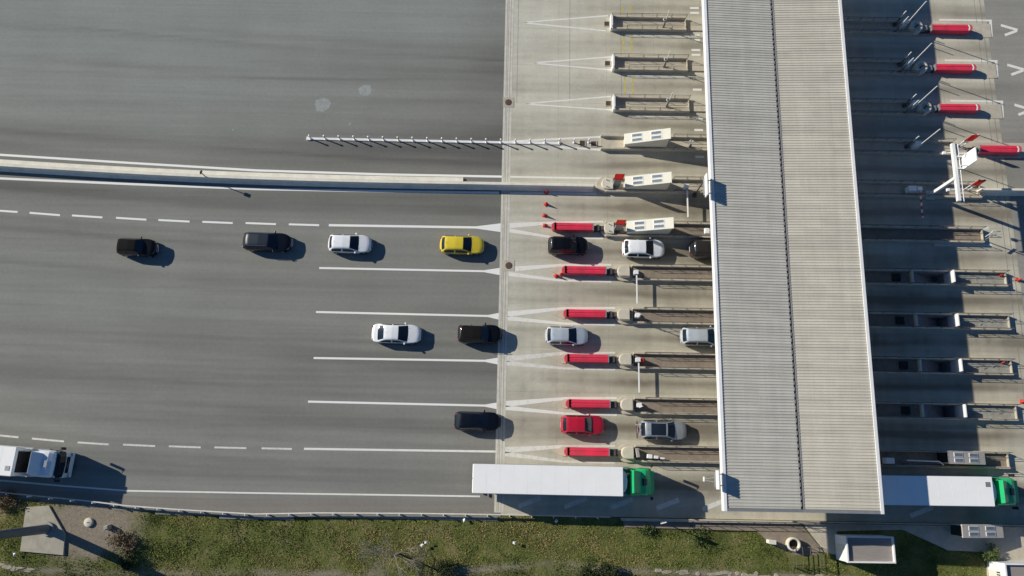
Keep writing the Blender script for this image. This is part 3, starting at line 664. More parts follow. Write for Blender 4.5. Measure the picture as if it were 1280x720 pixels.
# ------------------------------------------------------------------ stair shelters (wedge roofs with skylights)
def stair_shelter(k, x0, x1, z0, z1, label, wdt=1.12, y=None, flip=False, m='cream'):
    a, b = srow(x0, k, z0), srow(x1, k, z1); n_ = ROWN[k] if y is None else y
    t = thing('stair_shelter', label, 'stair shelter', W(a, n_), A, 'stair shelters with sloping roofs'); L_ = b - a; hw = wdt / 2
    w_ = MB(); w_.xz([(.05, .14), (.05, z0 - .08), (L_ - .05, z1 - .08), (L_ - .05, .14)], -hw + .04, hw - .04); w_.build('wall', 'cream', t)
    if z0 > z1:
        d_ = MB(); d_.box((.03, 0, (z0 - .2) / 2 + .1), (.05, wdt * .8, z0 - .5)); d_.build('door', 'black', t)
    sl = math.atan2(z1 - z0, L_); ln = math.hypot(L_, z1 - z0) + .1
    r_ = MB(); r_.box((L_ / 2, 0, (z0 + z1) / 2 - .04), (ln, wdt + .04, .09), 0, -sl); ro = r_.build('roof', m, t, .015)
    for u in (.27, .69):
        for v in (-.22, .22):
            g_ = MB(); cx = L_ * u; cz = z0 + (z1 - z0) * u + .02
            fr = MB(); fr.box((cx, v * wdt, cz - .005), (ln * .235, wdt * .33, .05), 0, -sl); fo = fr.build('window', 'white', t)
            g_.box((cx, v * wdt, cz + .004), (ln * .205, wdt * .25, .05), 0, -sl); g_.build('pane', 'skylight', fo)
    return t
stair_shelter(4, 781, 838.5, 1.25, 2.85, 'cream stair shelter with four skylights, uppermost of the left three')
stair_shelter(5, 782, 839.5, 1.25, 2.75, 'cream stair shelter with four skylights, middle of the left three')
stair_shelter(6, 784, 842, 1.25, 2.75, 'cream stair shelter with four skylights above the white queue car')
stair_shelter(11, 1186, 1231, 2.35, 1.3, 'grey stair shelter with four skylights above the second green-cab truck', 1.15, SN(1208, 572, 2.2)[1], m='pink')
stair_shelter(11, 1194, 1243, 2.35, 1.3, 'grey stair shelter with four skylights at the roadside below the second truck', 1.15, SN(1219, 664, 2.1)[1], m='pink')

# red boards
def translucent_red():
    m = bpy.data.materials.new('translucent_red'); m.use_nodes = True; N = m.node_tree.nodes; L = m.node_tree.links
    b = N['Principled BSDF']; b.inputs['Base Color'].default_value = (.75, .07, .05, 1); b.inputs['Roughness'].default_value = .4
    tr = N.new('ShaderNodeBsdfTranslucent'); tr.inputs['Color'].default_value = (.95, .12, .09, 1); mx = N.new('ShaderNodeMixShader'); mx.inputs[0].default_value = .62
    nz = N.new('ShaderNodeTexNoise'); nz.inputs['Scale'].default_value = 3.0
    L.new(b.outputs[0], mx.inputs[1]); L.new(tr.outputs[0], mx.inputs[2]); L.new(mx.outputs[0], N['Material Output'].inputs[0]); return m
M['tred'] = translucent_red()
def red_board(px, py, label, zb, zt, w, post):
    t = thing('red_board', label, 'sign', P(px, py, (zb + zt) / 2) - Vector((0, 0, (zb + zt) / 2)), A, 'red boards at the island noses')
    if post == 'pillar':
        p = MB(); p.box((0, 0, zb / 2 + .1), (w * .9, .22, zb - .2)); p.build('pillar', 'steel', t, .03)
    else:
        for x in (-w * .36, w * .36):
            p = MB(); p.cyl((x, .04, .1), (x, .04, zt), .05, n=8); p.build('post', 'white', t)
        p = MB(); p.box((0, .03, zb - .45), (w * .9, .08, .4)); p.build('lower_panel', 'white', t, .02)
    b_ = MB(); b_.box((0, -.04, (zb + zt) / 2), (w, .03, zt - zb)); b_.build('panel', 'tred', t)
    f_ = MB()
    for x in (-w / 2 - .025, w / 2 + .025): f_.box((x, -.04, (zb + zt) / 2), (.05, .06, zt - zb + .1))
    for z in (zb - .025, zt + .025): f_.box((0, -.04, z), (w, .06, .05))
    f_.build('frame', 'redsign', t)
red_board(774, 220.5, 'red board on a grey pillar at the left end of the middle left stair shelter', 2.3, 3.7, .82, 'pillar')
red_board(776, 277.5, 'red board on a grey pillar at the left end of the third left stair shelter', 2.2, 3.6, .80, 'pillar')
red_board(1215, 172, 'red upright board at the upper end of the white gantry', 1.7, 3.05, .70, 'posts')
red_board(1223, 228, 'red upright board at the nose of the right median barrier', 1.7, 3.05, .70, 'posts')

# cones
def cone(px, py, label, h=.62, group='red traffic cones on the plaza'):
    t = thing('traffic_cone', label, 'traffic cone', P(px, py), random.uniform(0, 1.5), group)
    b_ = MB(); b_.box((0, 0, .03), (.40, .40, .06)); b_.build('base', 'cone', t, .02)
    c_ = MB(); c_.lathe([(.16, .06), (.10, h * .5)], 14); c_.lathe([(.075, h * .72), (.035, h), (0, h)], 14); c_.build('body', 'cone', t)
    s_ = MB(); s_.lathe([(.10, h * .5), (.075, h * .72)], 14); s_.build('band', 'redlt', t)
for i, (x, y) in enumerate(((683, 240.5), (682.5, 255.5), (680.5, 269.5), (681, 282))):
    cone(x, y, ['red cone touching the median line, topmost of the row of four', 'second red cone from the top of the row of four', 'third red cone from the top of the row of four', 'red cone at the nose of the upper crash cushion'][i])
cone(695, 345, 'leftmost of two red cones at the crash cushion nose'); cone(701, 343, 'red cone touching the nose of the crash cushion with two cones')
for x, y, lb in ((1249, 345, 'red cone inside the right end of the island at mid photo'), (1272, 350, 'red cone standing free right of the islands at mid photo'), (1251, 453.5, 'red cone at the right end of the third right stairwell island'), (1277, 502, 'red cone at the right edge above the lowest stairwell island')): cone(x, y, lb, .72)
t = thing('red_post_box', 'red round-topped post beside a white barrier box on the island', 'post', P(803, 450.5, .8) - Vector((0, 0, .8)), A)
p = MB(); p.lathe([(.26, .14), (.26, .95), (.22, 1.06), (.1, 1.12), (0, 1.13)], 18); p.build('body', 'redsign', t)
p = MB(); p.lathe([(.28, .86), (.28, .93)], 18); p.lathe([(.29, .14), (.29, .24)], 18); p.build('band', 'black', t)

# gear on the lowest island
t = thing('leaning_board', 'pinkish leaning panel on the lowest island nose', 'panel', P(797, 566, .9) - Vector((0, 0, .9)), A + R(8))
p = MB(); p.box((0, 0, .95), (.32, .85, .12), 0, R(12)); p.build('panel', 'pink', t, .03); p = MB(); p.box((0, 0, .5), (.2, .6, .8)); p.build('stand', 'raildark', t)
for x, y, w_, l_, lb in ((812, 570.5, .5, .38, 'white box on the lowest island, left one of three'), (820, 571.5, .42, .28, 'white box on the lowest island, middle one of three'), (828, 573, .4, .16, 'white box on the lowest island, slim right one of three')):
    t = thing('control_box', lb, 'box', P(x, y, .7) - Vector((0, 0, .7)), A + R(-4), 'white control boxes on the lowest island')
    p = MB(); p.box((0, 0, .62), (w_, l_, .5)); p.build('case', 'white', t, .03); p = MB(); p.box((0, 0, .25), (w_ * .5, l_ * .6, .3)); p.build('foot', 'steel', t)

# ------------------------------------------------------------------ canopy signs, posts, gantry
def canopy_sign(px, py0, py1, label, zt=7.9, zb=7.0):
    a = P(px, py0, zt); b = P(px + .8, py1, zt); mid = (a + b) / 2; L_ = (a - b).length
    t = thing('overhead_sign', label, 'sign', (mid.x, mid.y, 0), A, 'lane signs on the canopy edge')
    p = MB(); p.box((0, 0, (zt + zb) / 2), (.12, L_, zt - zb)); p.build('panel', 'white', t, .02)
    p = MB()
    for y in (-L_ * .3, L_ * .3): p.box((.30, y, zb + .06), (.60, .07, .07))
    p.build('bracket', 'steel', t)
    p = MB(); p.box((-.12, 0, zb + .04), (.14, L_ * .8, .06)); p.build('light_bar', 'steel', t)
canopy_sign(884, 216, 243, 'white sign standing above the canopy edge beside the uppermost lanes with cars')
canopy_sign(898.5, 588, 612, 'white sign standing above the canopy edge at the lorry lane')
t = thing('lane_post', 'dark slim post standing below the upper canopy sign', 'post', P(868, 244, .2) - Vector((0, 0, .2)), A)
p = MB(); p.cyl((0, 0, .14), (0, 0, 4.6), .07, n=8); p.build('pole', 'raildark', t); p = MB(); p.box((0, 0, .35), (.35, .35, .5)); p.build('base', 'raildark', t)
t = thing('camera_post', 'small white camera bracket by the canopy edge at the lorry lane', 'camera', P(885, 599, 5.6) - Vector((0, 0, 5.6)), A)
p = MB(); p.box((-.35, 0, 5.6), (.16, .42, .18)); p.build('camera', 'white', t, .03)
p = MB(); p.cyl((-.3, 0, 5.6), (1.1, .25, 6.2), .04, n=8); p.cyl((-.3, -.1, 5.6), (1.1, -.35, 6.2), .04, n=8); p.build('bracket', 'steel', t)
t = thing('white_lamp_box', 'white box lamp below the canopy edge over the hidden black car', 'lamp', P(885, 289, 5.0) - Vector((0, 0, 5.0)), A)
p = MB(); p.box((-.1, 0, 5.0), (.5, .55, .35)); p.build('case', 'white', t, .06); p = MB(); p.cyl((.1, 0, 5.1), (.8, 0, 6.2), .05, n=8); p.build('bracket', 'steel', t)

# gantry on the right
gb = P(1163, 243.5, .4); gz = 5.0
gt = thing('sign_gantry', 'white tubular sign gantry with a big white panel right of the canopy', 'gantry', (gb.x, gb.y, 0), A)
p = MB(); p.box((0, 0, .2 + gz / 2), (.30, .30, gz)); p.build('column', 'white', gt, .03)
p = MB(); p.box((0, 0, .3), (.9, .9, .3)); p.build('base_plate', 'conc_lt', gt, .02)
e0 = P(1193.5, 179, gz + .2); e1 = P(1203, 251, gz + .2)
p = MB(); y0 = e0.y - gb.y; y1 = e1.y - gb.y
p.box((.12, (y0 + y1) / 2, gz + .05), (.36, abs(y1 - y0), .34)); p.build('beam', 'white', gt, .04)
lt = MB(); nb_ = 7
for i in range(nb_):
    ya, yb = y1 + (y0 - y1) * i / nb_, y1 + (y0 - y1) * (i + 1) / nb_
    lt.cyl((.30, ya, gz + .05), (.62, (ya + yb) / 2, gz + .05), .03, n=6); lt.cyl((.62, (ya + yb) / 2, gz + .05), (.30, yb, gz + .05), .03, n=6)
lt.cyl((.62, y0, gz + .05), (.62, y1, gz + .05), .04, n=6); lt.build('lattice', 'white', gt)
q0 = P(1202, 196, gz + .1); q1 = P(1204, 210, gz + .1); yy = (q0.y + q1.y) / 2 - gb.y; ww = 1.35
p = MB(); p.box((.95, yy, gz + 1.0), (.12, ww, 2.6)); po = p.build('sign_panel', 'white', gt, .02)
p = MB(); p.box((1.04, yy, gz + .9), (.05, ww - .15, 2.1)); p.build('panel_back', 'steel', gt)
p = MB()
for s_ in (-1, 1): p.box((.58, yy + s_ * (ww / 2 - .06), gz + .1), (.75, .12, .14)); p.box((.58, yy + s_ * (ww / 2 - .06), gz + .9), (.75, .09, .1))
p.build('bracket', 'white', gt)
p = MB()
for y in (y0 - .9, y1 + 1.2): p.cyl((-.6, y, gz - .1), (.12, y, gz + .0), .05, n=8); p.box((-.7, y, gz - .12), (.3, .28, .25))
p.build('camera', 'white', gt, .02)
# small sign at the right end of island 6
t = thing('direction_sign', 'thin post with slim arrow-shaped panel at the right end of the island under the gantry', 'sign', P(1230, 300, 0.1) - Vector((0, 0, .1)), A)
p = MB(); p.cyl((0, 0, .1), (0, 0, 2.2), .05, n=8); p.build('pole', 'steel', t)
p = MB(); p.box((-.45, .1, 1.75), (.9, .05, .18), R(35)); p.box((.1, .3, 2.1), (.8, .05, .22), 0); p.build('panel', 'white', t, .01)
# items on the far-right islands in shadow
for x, y, lb in ((1140, 236, 'pale box on the island left of the striped boom'), (1112, 576, 'pale blue box on the lowest island in the canopy shadow')):
    t = thing('control_box', lb, 'box', P(x, y, 1) - Vector((0, 0, 1)), A); p = MB(); p.box((0, 0, .75), (.8, .55, .9)); p.build('case', 'white', t, .04); p = MB(); p.box((0, 0, .22), (.7, .45, .3)); p.build('foot', 'raildark', t)
t = thing('pipe_rail', 'white bent pipe rail on the lowest island in the canopy shadow', 'rail', P(1150, 576, .8) - Vector((0, 0, .8)), A)
p = MB(); p.cyl((-1.6, 0, 1.6), (1.4, -.05, 1.6), .06, n=8); p.cyl((1.4, -.05, 1.6), (1.75, -.35, 1.6), .06, n=8); p.build('pipe', 'white', t)
p = MB(); p.cyl((-1.5, 0, .14), (-1.5, 0, 1.6), .05, n=8); p.cyl((1.3, 0, .14), (1.3, 0, 1.6), .05, n=8); p.build('support', 'steel', t)

# ------------------------------------------------------------------ median barriers, delineators
def barrier(name, pts, label, wt=.38, wb=.62, h=.92, m='barrier'):
    o_ = Vector((*pts[len(pts) // 2], 0)); t = thing(name, label, 'barrier', o_, 0)
    ps = [Vector((p_[0] - o_.x, p_[1] - o_.y)) for p_ in pts]
    pr = [(-wb / 2, 0), (-wb / 2, .10), (-wt / 2 - .03, .36), (-wt / 2, h), (wt / 2, h), (wt / 2 + .03, .36), (wb / 2, .10), (wb / 2, 0)]
    m_ = MB(); vs = []
    for i, p_ in enumerate(ps):
        d = (ps[min(i + 1, len(ps) - 1)] - ps[max(i - 1, 0)]).normalized(); nn = Vector((-d.y, d.x))
        vs += [(*(p_ + nn * a), z) for a, z in pr]
    q = len(pr)
    m_.add(vs, [(i * q + j, i * q + j + 1, (i + 1) * q + j + 1, (i + 1) * q + j) for i in range(len(ps) - 1) for j in range(q - 1)] + [tuple(range(q)), tuple(range(len(vs) - 1, len(vs) - q - 1, -1))])
    m_.build('concrete_profile', m, t); return t
def smooth_px(pts, n=40):
    xs = np.array([p_[0] for p_ in pts], float); ys = np.array([p_[1] for p_ in pts], float)
    X = np.linspace(xs[0], xs[-1], n); 
    try:
        c_ = np.polyfit(xs, ys, min(4, len(xs) - 1)); Y = np.polyval(c_, X)
    except Exception: Y = np.interp(X, xs, ys)
    return list(zip(X, Y))
BP = [(-60, 202), (0, 206.5), (80, 211), (160, 215.5), (240, 219.3), (320, 222.8), (440, 226.2), (560, 228.3), (640, 229.8), (742, 232)]
bw = [P(x, y, .92).xy for x, y in smooth_px(BP, 60)]
bw = [tuple(p_) for p_ in bw]; bw = [(bw[0][0] - 70, bw[0][1] + 6.0)] + bw
tb = barrier('median_barrier', bw, 'long curved pale concrete median barrier left of the islands', .28, .78, 1.0)
# cream kerb strip along the barrier's north foot
ks = MB(); kp = [P(x, y - 4.6, .2) - tb.location for x, y in smooth_px(BP, 60) if x < 586]
ks.strip([(p_.x, p_.y) for p_ in kp], .42, 0.20); ks2 = [(p_.x, p_.y) for p_ in kp]
for i in range(len(ks2) - 1):
    a, b = Vector(ks2[i]), Vector(ks2[i + 1]); d = (b - a).normalized(); nn = Vector((-d.y, d.x)) * .21
    ks.add([(*(a + nn), 0), (*(b + nn), 0), (*(b + nn), .2), (*(a + nn), .2)], [(0, 1, 2, 3)]); ks.add([(*(a - nn), 0), (*(b - nn), 0), (*(b - nn), .2), (*(a - nn), .2)], [(3, 2, 1, 0)])
ks.build('kerb_strip', 'barrier', tb)
barrier('median_barrier', [tuple(P(x, y, .9).xy) for x, y in ((1226, 237), (1250, 237.3), (1284, 237.8), (1420, 240))], 'grey concrete median barrier at the right edge beyond the gantry', .22, .62, 1.1, 'barrier')
# dark sign on the median
t = thing('median_sign', 'small dark sign on a post standing on the long median barrier', 'sign', P(257, 221, .9) - Vector((0, 0, 0.02)), R(-20))
p = MB(); p.cyl((0, 0, 0), (0, 0, 1.5), .05, n=8); p.build('pole', 'raildark', t); p = MB(); p.box((.04, 0, 1.35), (.05, .38, .36)); p.build('panel', 'black', t, .01)
p = MB(); p.box((0, 0, .04), (.3, .25, .08)); p.build('foot', 'steel', t)
# separator with delineator posts
a, b = P(386, 173.5), P(700, 179.8); L_ = (b - a).length; ang = math.atan2((b - a).y, (b - a).x)
t = thing('lane_separator', 'low white kerb carrying a row of white delineator posts', 'separator', a, ang)
p = MB(); p.box((L_ / 2, 0, .05), (L_, .26, .10)); p.build('kerb', 'white', t, .03)
p = MB(); p.box((0, 0, .08), (.4, .4, .14)); p.build('end_piece', 'white', t, .04)
def make_post():
    t = thing('delineator_post', 'slim white delineator post, one of the row on the white kerb', 'post', (0, 0, 0), 0, 'white delineator posts along the low kerb')
    p = MB(); p.lathe([(.14, .10), (.12, .14), (.07, .18), (.07, .84), (.095, .86), (.095, .98), (.03, 1.0), (0, 1.0)], 10); p.build('post_body', 'white', t)
    p = MB(); p.lathe([(.076, .60), (.076, .72)], 10); p.build('reflector_band', 'redlt', t); return t
pr0 = make_post()
xs = [389 + 18.25 * i for i in range(20)]
for i, x in enumerate(xs):
    q = pr0 if i == 0 else copy_tree(pr0)
    y = 174.0 + (x - 389) * .0205 - (0 if x < 640 else (x - 640) * .03); q.location = P(x, y)
    if x > 700: q.location.z = -.08

# ------------------------------------------------------------------ vehicles
def lerp(a, b, t): return a + (b - a) * t
KIND = {
 'hatch': dict(top=[(0, .66), (.015, .86), (.03, .97), (.055, 1.08), (.115, 1.41), (.17, 1.47), (.36, 1.50), (.53, 1.45), (.715, 1.02), (.76, .985), (.9, .88), (.965, .78), (.99, .66), (1, .52)], rw=(.045, .12), ws=(.53, .72), roof=(.125, .53), sg=(.10, .66), bp=(.33, .36)),
 'sedan': dict(top=[(0, .68), (.015, .88), (.03, .97), (.13, 1.03), (.26, 1.36), (.32, 1.42), (.42, 1.45), (.55, 1.40), (.735, .98), (.78, .95), (.92, .84), (.97, .74), (.99, .64), (1, .5)], rw=(.13, .26), ws=(.55, .74), roof=(.27, .55), sg=(.20, .68), bp=(.41, .435)),
 'suv': dict(top=[(0, .75), (.012, 1.0), (.03, 1.12), (.07, 1.56), (.12, 1.64), (.36, 1.69), (.54, 1.63), (.70, 1.14), (.74, 1.10), (.90, 1.02), (.965, .92), (.99, .76), (1, .56)], rw=(.03, .072), ws=(.545, .70), roof=(.085, .545), sg=(.08, .65), bp=(.30, .33)),
 'wagon': dict(top=[(0, .70), (.012, .92), (.03, 1.03), (.10, 1.44), (.15, 1.52), (.36, 1.55), (.56, 1.49), (.73, 1.02), (.77, .99), (.91, .89), (.97, .79), (.99, .66), (1, .5)], rw=(.03, .10), ws=(.565, .73), roof=(.11, .56), sg=(.07, .67), bp=(.33, .355)),
}
def make_car(kind, L_, Wd, paint, label, px, py, rz=0.0, H_=None, roofm=None, glassroof=None, rails=False, chrome=False, group='cars queuing for the toll lanes', softtop=False):
    K = KIND[kind]; name = {'hatch': 'hatchback_car', 'sedan': 'sedan_car', 'suv': 'suv_car', 'wagon': 'estate_car'}[kind]
    t = thing(name, label, 'car', P(px, py, .8) - Vector((0, 0, .8)), A + rz, group)
    zs = (H_ or max(z for _, z in K['top'])) / max(z for _, z in K['top'])
    tx = [a for a, _ in K['top']]; tz = [b * (zs if b > .9 else 1) for _, b in K['top']]
    keys = sorted(set([0, .008, .02, .98, .992, 1] + list(K['rw']) + list(K['ws']) + list(K['roof']) + list(K['sg']) + list(K['bp']) + (list(glassroof) if glassroof else []) + [i / 44 for i in range(1, 44)]))
    st = [keys[0]]
    for x in keys[1:]:
        if x - st[-1] > .006 or x in K['rw'] + K['ws'] + K['roof'] + K['sg'] + K['bp']: st.append(x)
    st = np.array(st)
    # smooth the roof line a little
    def top(x):
        v = np.interp([x - .012, x - .006, x, x + .006, x + .012], tx, tz); return float(v @ np.array([.1, .2, .4, .2, .1]))
    def hwid(x):
        w_ = 1.0 - .012 * max(0, (x - .5)) / .3
        if x > .74: w_ *= math.sqrt(max(1 - .80 * ((x - .74) / .26) ** 3.2, .05))
        if x < .15: w_ *= math.sqrt(1 - .50 * ((.15 - x) / .15) ** 2.6)
        return Wd / 2 * w_
    wr = .315; fx, rx = L_ * (.5 - .175), L_ * (-.5 + .185)
    NJ = [4, 4, 4, 2, 4]; rows = []; belt = []
    for x in st:
        X = (x - .5) * L_; zt = top(x); w = hwid(x)
        zb = min(lerp(1.0, .90, x) * (zs if zs > 1.02 else 1) * (1.10 if kind == 'suv' else 1), zt - .035)
        zs_ = .24 + (.14 if x < .02 or x > .985 else 0)
        for ax in (fx, rx):
            d = abs(X - ax)
            if d < wr + .06: zs_ = max(zs_, .32 + math.sqrt(max((wr + .06) ** 2 - d * d, 0)))
        zs_ = min(zs_, zb - .14)
        zm = min(max(.56, zs_ + .07), zb - .06)
        wroof = w * .985 - max(0, (zt - zb)) * .42 - .02
        pts = [(w * .95, zs_), (w, zm), (w * .985, zb), (wroof, zt - .055 * min(1, (zt - zb) / .3) - .008), (wroof * .86, zt - .012), (0, zt + .018)]
        sec = []
        for j in range(5):
            for q in range(NJ[j]):
                f_ = q / NJ[j]; a_, b_ = pts[j], pts[j + 1]
                y = lerp(a_[0], b_[0], f_); z = lerp(a_[1], b_[1], f_)
                if j == 4: z = b_[1] - (b_[1] - a_[1]) * (1 - f_) ** 2
                if j in (0, 1): y += .012 * math.sin(math.pi * f_) * w
                sec.append((y, z))
        sec.append(pts[5])
        bow = lerp(-.09, .15, x)
        rows.append([(X - bow * (y / (Wd / 2)) ** 2 * (1 if (x < .25 or x > .45) else .4) + (bow * .6), y, z) for y, z in sec]); belt.append(zt - zb)
    nj = len(rows[0]); cj = np.cumsum([0] + NJ)
    def band(j):
        for q in range(5):
            if cj[q] <= j < cj[q + 1]: return q
    body = MB(); ws = MB(); rw = MB(); swl = {}; gr = MB(); rf = MB()
    verts = {}
    def quad(mb, i, j, sgn):
        p_ = [rows[i][j], rows[i + 1][j], rows[i + 1][j + 1], rows[i][j + 1]]
        vs = [(a_, b_ * sgn, c_) for a_, b_, c_ in p_]; mb.add(vs, [(0, 1, 2, 3) if sgn < 0 else (3, 2, 1, 0)], True)
    for i in range(len(st) - 1):
        xm = (st[i] + st[i + 1]) / 2
        for j in range(nj - 1):
            bd = band(j)
            for sgn in (1, -1):
                tgt = body
                if bd in (3, 4):
                    if K['ws'][0] < xm < K['ws'][1] and not (bd == 3 and j == cj[3]): tgt = ws
                    elif K['rw'][0] < xm < K['rw'][1] and bd == 4: tgt = rw
                    elif glassroof and glassroof[0] < xm < glassroof[1] and bd == 4: tgt = gr
                    elif roofm and K['roof'][0] < xm < K['roof'][1]: tgt = rf
                elif bd == 2 and K['sg'][0] < xm < K['sg'][1] and not (K['bp'][0] < xm < K['bp'][1]) and cj[2] <= j < cj[3] - 1 and min(belt[i], belt[i + 1]) > .13:
                    tgt = swl.setdefault((sgn, xm < K['bp'][0]), MB())
                quad(tgt, i, j, sgn)
    for i, fl in ((0, True), (len(st) - 1, False)):
        ring = [(a_, b_, c_) for a_, b_, c_ in rows[i]] + [(a_, -b_, c_) for a_, b_, c_ in rows[i][::-1]]
        body.add(ring, [tuple(range(len(ring)))] if not fl else [tuple(range(len(ring) - 1, -1, -1))])
    def fin(mb, nm, m_):
        o_ = mb.build(nm, m_, t)
        wd = None
        import bmesh
        bm = bmesh.new(); bm.from_mesh(o_.data); bmesh.ops.remove_doubles(bm, verts=bm.verts, dist=.0005); bmesh.ops.recalc_face_normals(bm, faces=bm.faces)
        bm.to_mesh(o_.data); bm.free(); return o_
    fin(body, 'body', paint); fin(ws, 'windshield', 'glass'); fin(rw, 'rear_window', 'glass')
    for v_ in swl.values(): fin(v_, 'side_window', 'glass')
    if glassroof: fin(gr, 'glass_roof', 'glass')
    if roofm: fin(rf, 'roof_panel', roofm)
    un = MB(); un.bx(-L_ / 2 + .15, L_ / 2 - .2, -Wd / 2 + .24, Wd / 2 - .24, .2, .5); un.build('underbody', 'black', t)
    for ax in (fx, rx):
        for sgn in (1, -1):
            y0 = sgn * (Wd / 2 - .23); y1 = sgn * (Wd / 2 - .02)
            w_ = MB(); w_.cyl((ax, y0, wr), (ax, y1, wr), wr, n=22); wo = w_.build('wheel', 'tyre', t, .025)
            r_ = MB(); r_.cyl((ax, y1 - sgn * .02, wr), (ax, y1 + sgn * .006, wr), .2, n=18)
            ro = r_.build('rim', 'rim', wo)
    zl = {'suv': .84}.get(kind, .70)
    for sgn in (1, -1):
        h = MB(); yy_ = sgn * Wd * .345
        X = L_ / 2 - .25; h.box((X, sgn * Wd * .315, zl + .035), (.30, .24, .10), -sgn * R(32), R(16)); h.build('headlight', 'headlamp', t, .04)
        h = MB(); h.box((-L_ / 2 + .075, sgn * Wd * .345, zl + .14), (.13, .20, .16), sgn * R(16)); h.build('taillight', 'taillamp', t, .03)
        mx_ = (K['ws'][1] - .5) * L_ - .28
        h = MB(); h.box((mx_, sgn * (Wd / 2 + .07), 1.0 if kind != 'suv' else 1.12), (.15, .20, .14), sgn * R(-8)); h.build('mirror', paint if not softtop else 'black', t, .04)
    g_ = MB(); g_.box((L_ / 2 + .075, 0, .56), (.05, Wd * .46, .2), 0, R(-8)); g_.build('grille', 'chrome' if chrome else 'black', t, .02)
    pl = MB(); pl.box((-L_ / 2 - .055, 0, .6), (.03, .52, .12)); pl.build('number_plate', 'plate', t)
    pl = MB(); pl.box((L_ / 2 + .115, 0, .40), (.03, .52, .12)); pl.build('number_plate', 'plate', t)
    if rails:
        for sgn in (1, -1):
            r_ = MB(); zr = max(tz) + .03; y = sgn * (Wd / 2 * .985 - .26); x0_ = (K['roof'][0] - .5) * L_ + .1; x1_ = (K['roof'][1] - .5) * L_ - .12
            r_.cyl((x0_, y, zr), (x1_, y, zr - .02), .022, n=6)
            for x_ in (x0_, (x0_ + x1_) / 2, x1_): r_.cyl((x_, y, zr - .09), (x_, y, zr), .02, n=6)
            r_.build('roof_rail', 'chrome' if rails == 'chrome' else 'black', t)
    hd = MB(); xh = (K['ws'][1] - .5) * L_ + .10; zh = top(K['ws'][1] + .03) + .004
    hd.box((xh, 0, zh), (.035, Wd * .62, .02)); hd.build('wiper_cowl', 'black', t)
    an = MB(); ax_ = (K['roof'][0] - .5) * L_ + .18; an.cyl((ax_, 0, max(tz) - .05), (ax_ - .12, 0, max(tz) + .12), .012, n=6); an.build('aerial', 'black', t)
    return t

PB = mat('black_car_paint', (.004, .0045, .006), .35, .1, 1.5, 0, 0, .25, spec=.3); PBB = mat('blue_black_paint', (.004, .006, .013), .35, .1, 1.5, 0, 0, .3, spec=.3)
PW = car_paint('white_car_paint', (.88, .90, .90)); PS = car_paint('silver_car_paint', (.58, .64, .68), .25, .32); PS2 = car_paint('grey_silver_paint', (.40, .43, .46), .35, .32)
PY = car_paint('yellow_car_paint', (.78, .60, .045)); PR = car_paint('red_car_paint', (.50, .012, .035)); PG = car_paint('dark_grey_paint', (.022, .02, .02), .2, .4)
ROOFG = mat('slate_roof', (.018, .027, .036), .4, .1, 2, 0, 0, .3)
SOFT = mat('soft_top', (.010, .0095, .009), .9, .2, 6, spec=.15)
make_car('suv', 3.75, 1.72, PB, 'small black off-roader with soft dark roof, last car of the top queue', 171, 309, R(-1), roofm=SOFT, softtop=True, chrome=True)
make_car('wagon', 4.75, 1.84, PBB, 'black estate with slate roof and roof rails behind the white hatchback', 333.5, 302, R(-1), roofm=ROOFG, rails='chrome', chrome=True)
make_car('hatch', 4.25, 1.80, PW, 'white hatchback on asphalt behind the yellow car', 437, 304.5, R(-.3))
make_car('hatch', 4.35, 1.80, PY, 'bright yellow hatchback about to reach the concrete', 577.5, 306, R(-.3))
make_car('suv', 3.95, 1.78, PB, 'black SUV on the concrete below the uppermost left crash cushion', 710, 307, R(.2), chrome=True)
make_car('hatch', 4.15, 1.82, PW, 'white hatchback by the canopy, below the third stair shelter', 804.5, 310.5, R(-.2))
make_car('suv', 4.3, 1.80, PG, 'dark grey car half hidden under the canopy edge', 890, 311.5, 0)
make_car('sedan', 4.75, 1.84, PW, 'white sedan following a black SUV on the asphalt', 495.5, 417, R(-.6))
make_car('suv', 4.2, 1.82, PB, 'black boxy SUV crossing onto the concrete ahead of the white sedan', 599.5, 417.5, 0, roofm=SOFT, rails='black')
make_car('hatch', 4.1, 1.76, PS, 'silver hatchback on the concrete between two crash cushions', 708.5, 419.5, R(.2))
make_car('wagon', 4.3, 1.78, PS, 'silver car with roof rails partly under the canopy', 879, 420.5, 0, rails='chrome')
make_car('hatch', 4.3, 1.80, PBB, 'blue-black hatchback crossing onto the concrete behind the red car', 596.5, 526.5, R(-.4))
make_car('hatch', 4.1, 1.80, PR, 'red hatchback on the concrete', 728.5, 531, R(.2))
t14 = make_car('wagon', 4.45, 1.84, PS2, 'grey car with dark glass roof and a bicycle rack behind', 829, 537.5, R(-.4), H_=1.6, glassroof=(.22, .53), rails='chrome')
